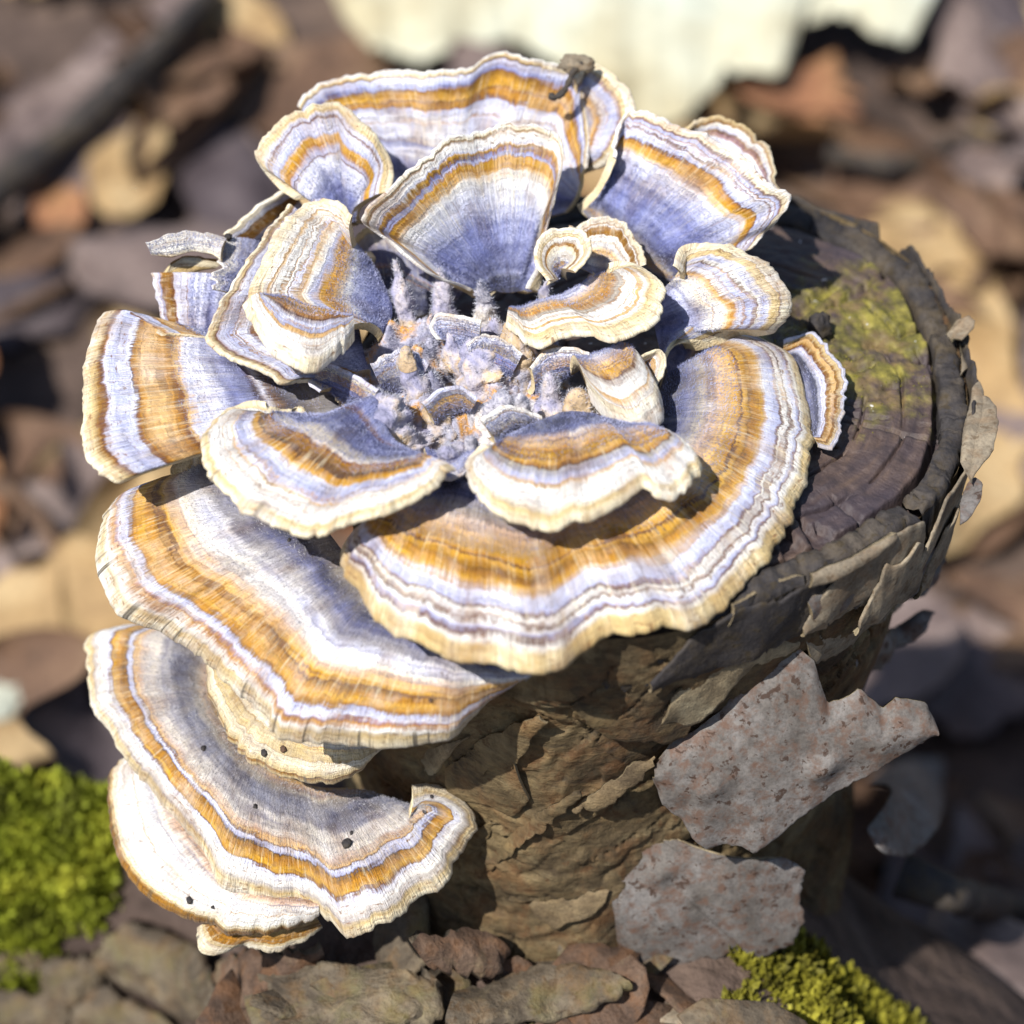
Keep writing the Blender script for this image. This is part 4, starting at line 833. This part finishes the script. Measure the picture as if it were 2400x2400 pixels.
def leaf_mesh(name, L, W, lobes, curl, seed):
    n, m = 28, 15
    t = np.linspace(0, 1, n); s = np.linspace(-1, 1, m)
    w = np.sin(np.pi * t ** 0.8) ** 0.75 * (1 + lobes * np.sin(t * np.pi * 7 + seed)) * W / 2 + 0.02
    T, S_ = np.meshgrid(t, s, indexing='ij')
    X = (T - 0.5) * L; Y = S_ * w[:, None] + 0.05 * L * np.sin(T * 3 + seed)
    Z = curl * L * ((S_ ** 2) * 0.22 * np.sin(T * 2 + seed * 1.3) + 0.35 * (T - 0.5) ** 2 * np.cos(seed)) + 0.03 * L * n1(T.ravel() * 5 + S_.ravel() * 2, seed, 3).reshape(T.shape)
    Z = Z - Z.min() + 0.02
    top = np.stack([X, Y, Z], -1); bot = top - np.array([0, 0, 0.03])
    V = np.concatenate([top.reshape(-1, 3), bot.reshape(-1, 3)]); off = n * m
    Fc = np.concatenate([grid_faces(n, m), grid_faces(n, m, True, off=off)])
    uv = np.stack([Y, X], -1).reshape(-1, 2); uv = np.concatenate([uv, uv])
    ring = np.r_[np.arange(0, m), np.arange(1, n) * m + m - 1, (n - 1) * m + np.arange(m - 2, -1, -1), np.arange(n - 2, 0, -1) * m]
    r2 = np.roll(ring, -1)
    Fc = np.concatenate([Fc, np.stack([ring, ring + off, r2 + off, r2], -1)])
    return mesh_np(name, V, Fc, uv)
LOOK = dict(brown='brown', mauve='faded mauve-grey', tan='pale tan', orange='rusty orange', dark='wet blackish')
SHAPE = [('long narrow smooth-edged', 15.0, 5.2, 0.0, 0.7), ('broad oval', 11.5, 8.6, 0.0, 0.5), ('wavy-edged', 13.0, 7.0, 0.13, 0.9), ('deeply lobed', 13.5, 8.5, 0.34, 0.7)]
LM = {}
for kind in LOOK:
    for q, (nm, L_, W_, lb, cu) in enumerate(SHAPE):
        me = leaf_mesh('leaf_' + kind, L_, W_, lb, cu, q * 1.7 + len(kind))
        me.materials.append(LEAF_M[kind]); LM[(kind, q)] = me
def put_leaf(kind, p, rz, tilt, sc=1.0, q=0, label=None, group=True):
    o = obj('fallen_leaf', LM[(kind, q)], None)
    o.location = Vector(np.asarray(p) * CM); o.rotation_euler = (tilt[0], tilt[1], rz); o.scale = (sc, sc, sc)
    tag(o, label or '%s %s fallen leaf in the litter behind the stump' % (SHAPE[q][0], LOOK[kind]), 'leaf', '%s %s leaves in the litter' % (SHAPE[q][0], kind))
    return o
kinds = ['brown'] * 7 + ['mauve'] * 5 + ['tan'] * 3 + ['orange'] * 1 + ['dark'] * 2
cnt = 0
for it in range(700):
    x = RNG.uniform(-52, 44); y = RNG.uniform(-6, 88)
    if math.hypot(x - SC[0], y - SC[1]) < 8: continue
    z = float(ground_z(x, y))
    if (z > -4 and not (x > 6.5 and y > -5)) or (x < 2 and y < 4): continue
    rel = np.array([x, y, z]) - CAM; dp = rel @ FWD; fx = 966 + 966 * (rel @ RGT) / dp / TANH; fy = 966 - 966 * (rel @ UPV) / dp / TANH
    if 600 < fx < 1760 and fy < 235: continue
    put_leaf(kinds[RNG.integers(len(kinds))], (x, y, z + RNG.uniform(0.1, 1.6)), RNG.uniform(0, 6.28), (RNG.normal(0, 0.22), RNG.normal(0, 0.22)), RNG.uniform(0.35, 0.95) * (0.6 if z > -9 else 1.0), int(RNG.integers(4)))
    cnt += 1
    if cnt >= 285: break
def lofted_leaf(base, edge, lift_b, lift_e, kind, label, seed, arch=0.3, th=0.06, rag=0.4):
    fn = lambda x, y, z: on_ground(x, y, z)
    B = resolve(base, lift_b, fn); E = resolve(edge, lift_e, fn)
    S, Nm, ul, v, R, fl, out = sheet(B, E, res=3.0, arch=arch, rag=rag, wav=rag, pleat=rag * 0.3, ripple=rag * 0.2, seed=seed)
    org = B.mean(0)
    t = thing('fallen_leaf', org, label, 'leaf')
    shell('leaf_blade', 'leaf_underside', S, Nm, ul, v, th, fl, out, LEAF_M[kind], LEAF_M[kind], t, org)
LEAF_M['grey'] = MAT_FLAKE
lofted_leaf(F([(600,-60),(850,-140),(1200,-200),(1600,-150),(1800,-60)]), F([(650,40),(700,85),(820,105),(900,70),(985,85),(1060,130),(1130,190),(1270,228),(1330,180),(1370,140),(1460,140),(1492,100),(1500,55),(1580,25),(1650,60),(1718,72)]),
    (3.0, 4.0, 5.0), (2.5, 3.0, 4.0, 4.5), 'pale', 'huge pale cream leaf lying behind the rosette', 601, arch=0.8)
lofted_leaf(F([(1640,405),(1700,375),(1765,385)]), F([(1620,440),(1690,540),(1770,640),(1860,700),(1915,640),(1880,540),(1800,420)]), (1.5,), (1.5, 2.0), 'tan', 'large tan leaf behind the bare side of the stump', 602)
lofted_leaf(F([(180,260),(250,225),(315,235)]), F([(165,330),(185,400),(240,410),(300,370),(318,290)]), (1.5,), (1.8,), 'tan', 'golden tan leaf left of the shell-shaped bracket', 603)
lofted_leaf(F([(330,240),(430,215),(520,260)]), F([(330,330),(380,420),(470,430),(530,370),(540,320)]), (1.2,), (1.5,), 'dark', 'slate-dark leaf beside the golden tan leaf', 604)
lofted_leaf(F([(70,350),(110,330),(150,345)]), F([(60,400),(90,450),(140,440),(168,390)]), (1.2,), (1.5,), 'orange', 'orange-brown leaf beside the golden tan leaf', 605)
lofted_leaf(F([(-60,280),(60,190),(200,60),(330,-40)]), F([(-40,350),(100,260),(240,150),(350,30),(380,-20)]), (2.0,), (2.5,), 'mauve', 'long mauve-grey leaf beside a dark hollow at the left', 606)
lofted_leaf(F([(1860,720),(1932,700)]), F([(1840,800),(1880,880),(1990,860)]), (1.5,), (1.5,), 'tan', 'tan leaf below the large tan leaf by the stump', 607)
lofted_leaf(F([(1760,1230),(1850,1130),(1960,1120)]), F([(1730,1330),(1800,1380),(1900,1360),(1990,1290)]), (1.5,), (1.5,), 'mauve', 'mauve leaf below the bare flank of the stump', 608)
lofted_leaf(F([(1640,1480),(1690,1440),(1760,1440)]), F([(1640,1560),(1660,1600),(1720,1610),(1770,1560),(1778,1490)]), (3.5,), (4.0,), 'grey', 'small rounded grey bark flake standing beside the stump foot', 609, arch=0.5, rag=0.06)  # a bit of peeling bark, lofted like the leaves
lofted_leaf(F([(-40,1250),(20,1240),(50,1250)]), F([(-40,1400),(0,1370),(40,1310),(55,1270)]), (1.5,), (1.5,), 'pale', 'narrow pale leaf tip beside the moss cushion', 610, arch=0.1)

# ------------------------------------------------------------------ loose bark at the foot
def slab(base, edge, lift, th, mat, label, seed):
    fn = lambda x, y, z: on_ground(x, y, z)
    k_ = seed % 4; B = resolve(base, (lift + (0.5, -0.2, 0.3, 0.0)[k_], lift), fn); E = resolve(edge, (lift, lift - (0.4, -0.3, 0.1, 0.35)[k_]), fn)
    th = th * 0.55
    S, Nm, ul, v, R, fl, out = sheet(B, E, res=9.0, arch=0.10, rag=0.24, wav=0.2, pleat=0.03, ripple=0.04, seed=seed, ragbase=0.24, sharp=True)
    S = S + Nm[:, None] * (0.13 * fbm(S * 0.9, seed, 4) + 0.04 * fbm(S * 4, seed + 1, 3))[..., None]
    org = B.mean(0); t = thing('bark_piece', org, label, 'bark', 'loose bark pieces at the stump foot')
    shell('outer_bark', 'inner_bark', S, Nm, ul, v, th, fl, out, mat, MAT_PLATE, t, org, th_base=th)
def Z5(pts): return [(p[0] * .5694, 1780 + p[1] * .5694) for p in pts]
slab(Z5([(385,800),(440,730),(520,685),(640,700),(760,740),(830,800)]), Z5([(390,860),(470,935),(560,990),(680,1040),(770,1055),(870,1020),(892,940),(862,870)]), 1.0, 0.45, MAT_PLATE, 'thick angular bark piece in front of the moss cushion', 701)
slab(Z5([(165,850),(240,810),(330,800),(410,830)]), Z5([(170,950),(230,990),(300,990),(390,930),(430,890)]), 0.6, 0.4, MAT_PLATE, 'small rounded bark piece next to the thick angular one', 702)
slab(Z5([(-80,800),(40,785),(160,790)]), Z5([(-60,900),(60,900),(150,880),(178,830)]), 0.7, 0.4, MAT_PLATE, 'bark piece half under the moss edge', 703)
slab(Z5([(-80,960),(80,950),(250,980)]), Z5([(-60,1140),(100,1160),(240,1120),(300,1040)]), 0.8, 0.4, MAT_PLATE, 'flat grey bark slab with a pale worn face', 704)
slab(Z5([(320,990),(430,925),(530,985),(640,1030)]), Z5([(280,1150),(420,1200),(560,1180),(700,1090)]), 0.9, 0.4, MAT_PLATE, 'bark slab lapping under the thick angular piece', 705)
slab(Z5([(880,980),(1060,880),(1350,830),(1560,870)]), Z5([(960,1060),(1200,1110),(1500,1110),(1720,1060),(1800,950),(1740,895)]), 0.7, 0.45, MAT_PLATE, 'long olive-brown bark slab in front of the stump foot', 706)
slab(Z5([(900,860),(1010,790),(1180,790),(1330,790)]), Z5([(880,940),(960,985),(1080,900),(1240,870),(1340,840)]), 0.9, 0.35, MAT_PLATE2, 'rust-brown bark strip under the lowest bracket', 707)
def Z6(pts): return [(1000 + p[0] * .7246, 1700 + p[1] * .7246) for p in pts]
slab(Z6([(-40,720),(20,675),(130,650),(220,680)]), Z6([(0,775),(60,800),(130,822),(240,790),(262,735)]), 1.3, 0.3, MAT_PLATE2, 'flat reddish bark chip leaning against the stump foot', 708)
slab(Z6([(100,860),(260,800),(420,790),(560,800)]), Z6([(60,960),(240,960),(460,920),(660,850)]), 0.8, 0.4, MAT_PLATE, 'wide brown bark slab below the reddish chip', 709)
slab(Z6([(-120,800),(-60,790),(20,810)]), Z6([(-160,930),(-60,960),(40,920),(60,850)]), 0.7, 0.4, MAT_PLATE, 'squarish bark piece between two long slabs', 711)
slab(Z6([(60,1000),(300,960),(520,960)]), Z6([(40,1120),(300,1130),(600,1080)]), 0.5, 0.4, MAT_PLATE2, 'brown bark slab at the very front of the stump foot', 712)

CHIP = []
for q in range(5):
    n, m = 12, 7; A, R = np.meshgrid(np.linspace(0, 2 * np.pi, n, endpoint=False), np.array([0, .6, 1, 1.02, 1, .6, 0]), indexing='ij')
    rad = (0.55 + 0.3 * n1(np.arange(n) * 1.7 + q * 9, q, 2))[:, None] * R * 1.1
    X = rad * np.cos(A) * 1.5; Y = rad * np.sin(A); Z = np.array([.10, .09, .05, 0, -.05, -.09, -.10])[None, :] + 0.08 * fbm(np.stack([X, Y, X * 0], -1) * 1.2, 60 + q, 2)
    me = mesh_np('bark_chip', np.stack([X, Y, Z], -1), grid_faces(n, m, True, True)); me.materials.append((MAT_PLATE, MAT_PLATE2, MAT_FLAKE_B)[q % 3]); CHIP.append(me)
CH_LAB = ['small grey-brown bark chip among the slabs at the stump foot', 'small reddish bark chip among the slabs at the stump foot', 'small dull brown bark scale among the slabs at the stump foot']
for it in range(90):
    q = it % 5; x = RNG.uniform(-11, 2); y = RNG.uniform(-13, -4.5)
    if (x - SC[0]) ** 2 / 30 + (y - SC[1]) ** 2 / 26 < 1.0: continue
    o = obj('bark_chip', CHIP[q], None); o.location = Vector((x * CM, y * CM, (float(ground_z(x, y)) + RNG.uniform(0.0, 0.55)) * CM))
    o.rotation_euler = (RNG.normal(0, 0.35), RNG.normal(0, 0.35), RNG.uniform(0, 6.28)); k_ = RNG.uniform(0.5, 1.3); o.scale = (k_, k_, k_)
    tag(o, CH_LAB[q % 3], 'bark', ('grey-brown', 'reddish', 'dull brown')[q % 3] + ' bark chips at the stump foot')
# ------------------------------------------------------------------ moss cushions
MAT_MOSS = leaf_material('moss', (0.06, 0.065, 0.008), (0.22, 0.25, 0.018), (0.46, 0.46, 0.05), 90)
MAT_MOSSY = leaf_material('moss_yellow', (0.05, 0.045, 0.008), (0.18, 0.165, 0.014), (0.36, 0.33, 0.04), 110)
def moss(pix, rx, ry, h, n, mat, label, seed, size=0.28):
    c = on_ground(pix[0] * FS, pix[1] * FS, 0.0); r = np.random.default_rng(seed)
    t = thing('moss_cushion', c, label, 'moss')
    a = np.linspace(0, 2 * np.pi, 48, endpoint=False); rr = np.linspace(0, 1, 20)
    A, R = np.meshgrid(a, rr, indexing='ij'); ir = lambda q: 0.72 + 0.34 * vnoise(np.stack([np.cos(q) * 1.6, np.sin(q) * 1.6, q * 0 + seed], -1), seed) + 0.12 * vnoise(np.stack([np.cos(q) * 5, np.sin(q) * 5, q * 0], -1), seed)
    X = rx * R * np.cos(A) * ir(A); Y = ry * R * np.sin(A) * ir(A)
    Zg = ground_z(c[0] + X, c[1] + Y) - c[2]
    Zm = Zg + h * (1 - R ** 2) - 0.2 + 0.6 * fbm(np.stack([X, Y, X * 0], -1) * 0.9, seed, 3) * (1 - R ** 3)
    o = obj('cushion', mesh_np('cushion', np.stack([X, Y, Zm], -1).reshape(-1, 3), grid_faces(48, 20, False, True)), mat, t)
    k = r.uniform(0, 1, n) ** 0.5; ang = r.uniform(0, 6.283, n)
    x = rx * k * np.cos(ang) * ir(ang) * 1.08; y = ry * k * np.sin(ang) * ir(ang) * 1.08
    z = ground_z(c[0] + x, c[1] + y) - c[2] + h * (1 - k ** 2) - 0.2 + 0.6 * fbm(np.stack([x, y, x * 0], -1) * 0.9, seed, 3) * (1 - k ** 3)
    P = np.stack([x, y, z], -1)
    d = nrm(np.stack([r.normal(0, 0.6, n), r.normal(0, 0.6, n), r.uniform(0.4, 1.3, n)], -1)); L = size * r.uniform(0.5, 1.5, n)[:, None]
    s = nrm(np.cross(d, r.normal(0, 1, (n, 3)))) * L * 0.24
    P = P + d * L * r.uniform(-0.2, 1.2, n)[:, None] * np.array([0.3, 0.3, 0.9])
    V = np.stack([P, P + d * L * .5 + s, P + d * L, P + d * L * .5 - s], 1).reshape(-1, 3)
    q = obj('moss_leaves', mesh_np('moss_leaves', V, np.arange(4 * n).reshape(-1, 4), smooth=False), mat, o); q['kind'] = 'stuff'
moss((10, 1640), 3.3, 3.3, 1.1, 20000, MAT_MOSS, 'bright yellow-green moss cushion left of the lowest brackets', 801, 0.22)
moss((1660, 2000), 4.4, 1.8, 0.30, 22000, MAT_MOSSY, 'yellow moss cushion at the right foot of the stump', 802, 0.20)

# ------------------------------------------------------------------ small bits
def blob(name, label, cat, px, z, size, mat, seed, stretch=(1, 1, 1)):
    c = at_z(px[0] * FS, px[1] * FS, z)
    n, m = 24, 16; a = np.linspace(0, 2 * np.pi, n, endpoint=False); b = np.linspace(0, np.pi, m)
    A, B_ = np.meshgrid(a, b, indexing='ij')
    D = np.stack([np.sin(B_) * np.cos(A), np.sin(B_) * np.sin(A), np.cos(B_)], -1)
    V = D * (size * (1 + 0.3 * fbm(D * 2.2 + seed, seed, 3)))[..., None] * np.array(stretch)
    o = obj(name, mesh_np(name, V.reshape(-1, 3), grid_faces(n, m, True, True)), mat)
    o.location = Vector(c * CM); tag(o, label, cat); return o
blob('soil_crumb', 'dark crumb of soil on the mossy cut face', 'soil', (1547, 615), 0.15, 0.2, MAT_BARK_DARK, 901, (1, 1, 1.2))
blob('bark_crumb', 'brown crumb of bark on the rear bracket rim', 'bark', (1085, 122), 3.15, 0.22, MAT_FLAKE_B, 902, (1.4, 0.8, 0.7))
blob('soil_crumb', 'tiny black speck of soil on the torn white bracket', 'soil', (431, 447), 1.75, 0.06, MAT_BARK_DARK, 903)
MAT_OLIVE = bark_material('olive_stem', (0.06, 0.05, 0.01), (0.15, 0.13, 0.02), (0.24, 0.21, 0.04), None, 80)
def twig(label, pts, r, mat, seed):
    C = crom(np.array([at_z(x * FS, y * FS, z) for x, y, z in pts]), 40); n = 8
    T = nrm(np.gradient(C, axis=0)); s1 = nrm(np.cross(T, [0.2, 1, 0.3])); s2 = np.cross(T, s1)
    ph = np.linspace(0, 2 * np.pi, n, endpoint=False)
    rad = r * (1 + 0.35 * n1(np.arange(40) * 0.5, seed, 2)) * np.r_[0.3, np.ones(38), 0.2]
    V = C[None] + (np.cos(ph)[:, None, None] * s1 + np.sin(ph)[:, None, None] * s2) * rad[None, :, None]
    org = C[0]; o = obj('twig', mesh_np('twig', V.reshape(-1, 3) - org, grid_faces(n, 40, False, True)), mat); o.location = Vector(org * CM); tag(o, label, 'twig'); return o
twig('tiny hooked dark twig hanging on the rear bracket rim', [(1100, 118, 3.2), (1080, 138, 3.1), (1072, 158, 2.95), (1060, 176, 2.85), (1045, 184, 2.8), (1036, 176, 2.85)], 0.06, MAT_BARK_DARK, 905)
twig('bent olive stem beside the stump foot', [(1500, 1690, -10.5), (1470, 1750, -10.2), (1420, 1830, -10.3), (1350, 1900, -10.8)], 0.10, MAT_OLIVE, 906)

def on_surf(seed, fx, fy):
    S = SURF[seed].reshape(-1, 3); rel = S - CAM; dp = rel @ FWD
    px = 966 + 966 * (rel @ RGT) / dp / TANH; py = 966 - 966 * (rel @ UPV) / dp / TANH
    return S[np.argmin((px - fx) ** 2 + (py - fy) ** 2)]
for k, (sd_, fx, fy, sz, lab) in enumerate([(47, 657, 1588, 0.075, 'heart-shaped black speck of grit on the crescent bracket'), (47, 480, 1522, 0.04, 'small brown grit fleck on the velvet of the crescent bracket'),
        (47, 383, 1414, 0.045, 'grey grit fleck near the left arm of the crescent bracket'), (47, 663, 1570, 0.03, 'tiny grit dot beside the heart-shaped speck'), (47, 815, 1505, 0.03, 'tiny brown dot on the chalky end of the crescent bracket'),
        (47, 800, 1532, 0.035, 'brown crumb below the tiny dot on the crescent bracket'), (45, 500, 1418, 0.05, 'dark brown crumb on the plain cream bracket'), (45, 532, 1415, 0.055, 'tan crumb on the plain cream bracket'),
        (49, 360, 1698, 0.06, 'black sliver on the smooth whitish bracket'), (49, 400, 1712, 0.03, 'tiny black dot beside the sliver on the whitish bracket'), (43, 545, 1020, 0.03, 'black dot on the grey velvet of the long bracket'), (43, 815, 1320, 0.035, 'reddish fleck on the chalky end of the long bracket')]):
    p = on_surf(sd_, fx, fy)
    n, m = 12, 8; A, B_ = np.meshgrid(np.linspace(0, 2 * np.pi, n, endpoint=False), np.linspace(0, np.pi, m), indexing='ij')
    D = np.stack([np.sin(B_) * np.cos(A), np.sin(B_) * np.sin(A), np.cos(B_)], -1)
    V = D * (sz * (1 + 0.5 * fbm(D * 1.7 + k, 900 + k, 2)))[..., None] * np.array([1.0, 1.3, 0.6])
    o = obj('grit', mesh_np('grit', V.reshape(-1, 3), grid_faces(n, m, True, True)), MAT_BARK_DARK if k not in (7, 11) else MAT_PLATE2); o.location = Vector((p + np.array([0, 0, sz * 0.3])) * CM); tag(o, lab, 'grit')

def floor_twig(label, pts, r, seed):
    C = crom(np.array([on_ground(x * FS, y * FS, l) for x, y, l in pts]), 60); n = 8
    T = nrm(np.gradient(C, axis=0)); s1 = nrm(np.cross(T, [0.1, 0.2, 1])); s2 = np.cross(T, s1); ph = np.linspace(0, 2 * np.pi, n, endpoint=False)
    rad = r * (1 + 0.3 * n1(np.arange(60) * 0.3, seed, 3)) * np.linspace(1.0, 0.6, 60)
    V = C[None] + (np.cos(ph)[:, None, None] * s1 + np.sin(ph)[:, None, None] * s2) * rad[None, :, None]
    o = obj('twig', mesh_np('twig', V.reshape(-1, 3) - C[0], grid_faces(n, 60, False, True)), MAT_BARK_DARK if seed % 2 else MAT_PLATE2); o.location = Vector(C[0] * CM); tag(o, label, 'twig')
floor_twig('thick dark stick lying across the litter left of the rosette', [(-60, 400, 2.5), (120, 260, 3), (260, 130, 3), (400, -20, 2.5)], 0.9, 921)
floor_twig('thin brown twig below the long mauve leaf', [(-40, 620, 1.5), (80, 560, 2), (200, 500, 1.6)], 0.35, 922)
floor_twig('crooked dark twig in the litter beyond the bare stump side', [(1560, 290, 2), (1700, 310, 2.4), (1830, 260, 2), (1980, 270, 2)], 0.5, 923)
floor_twig('pale brown twig beside the tongue-shaped bracket', [(-40, 900, 1.5), (60, 960, 2), (130, 1080, 1.6)], 0.4, 924)
floor_twig('dark twig in the shade below the bare flank', [(1700, 1650, 1.5), (1800, 1690, 2), (1960, 1720, 1.6)], 0.45, 925)
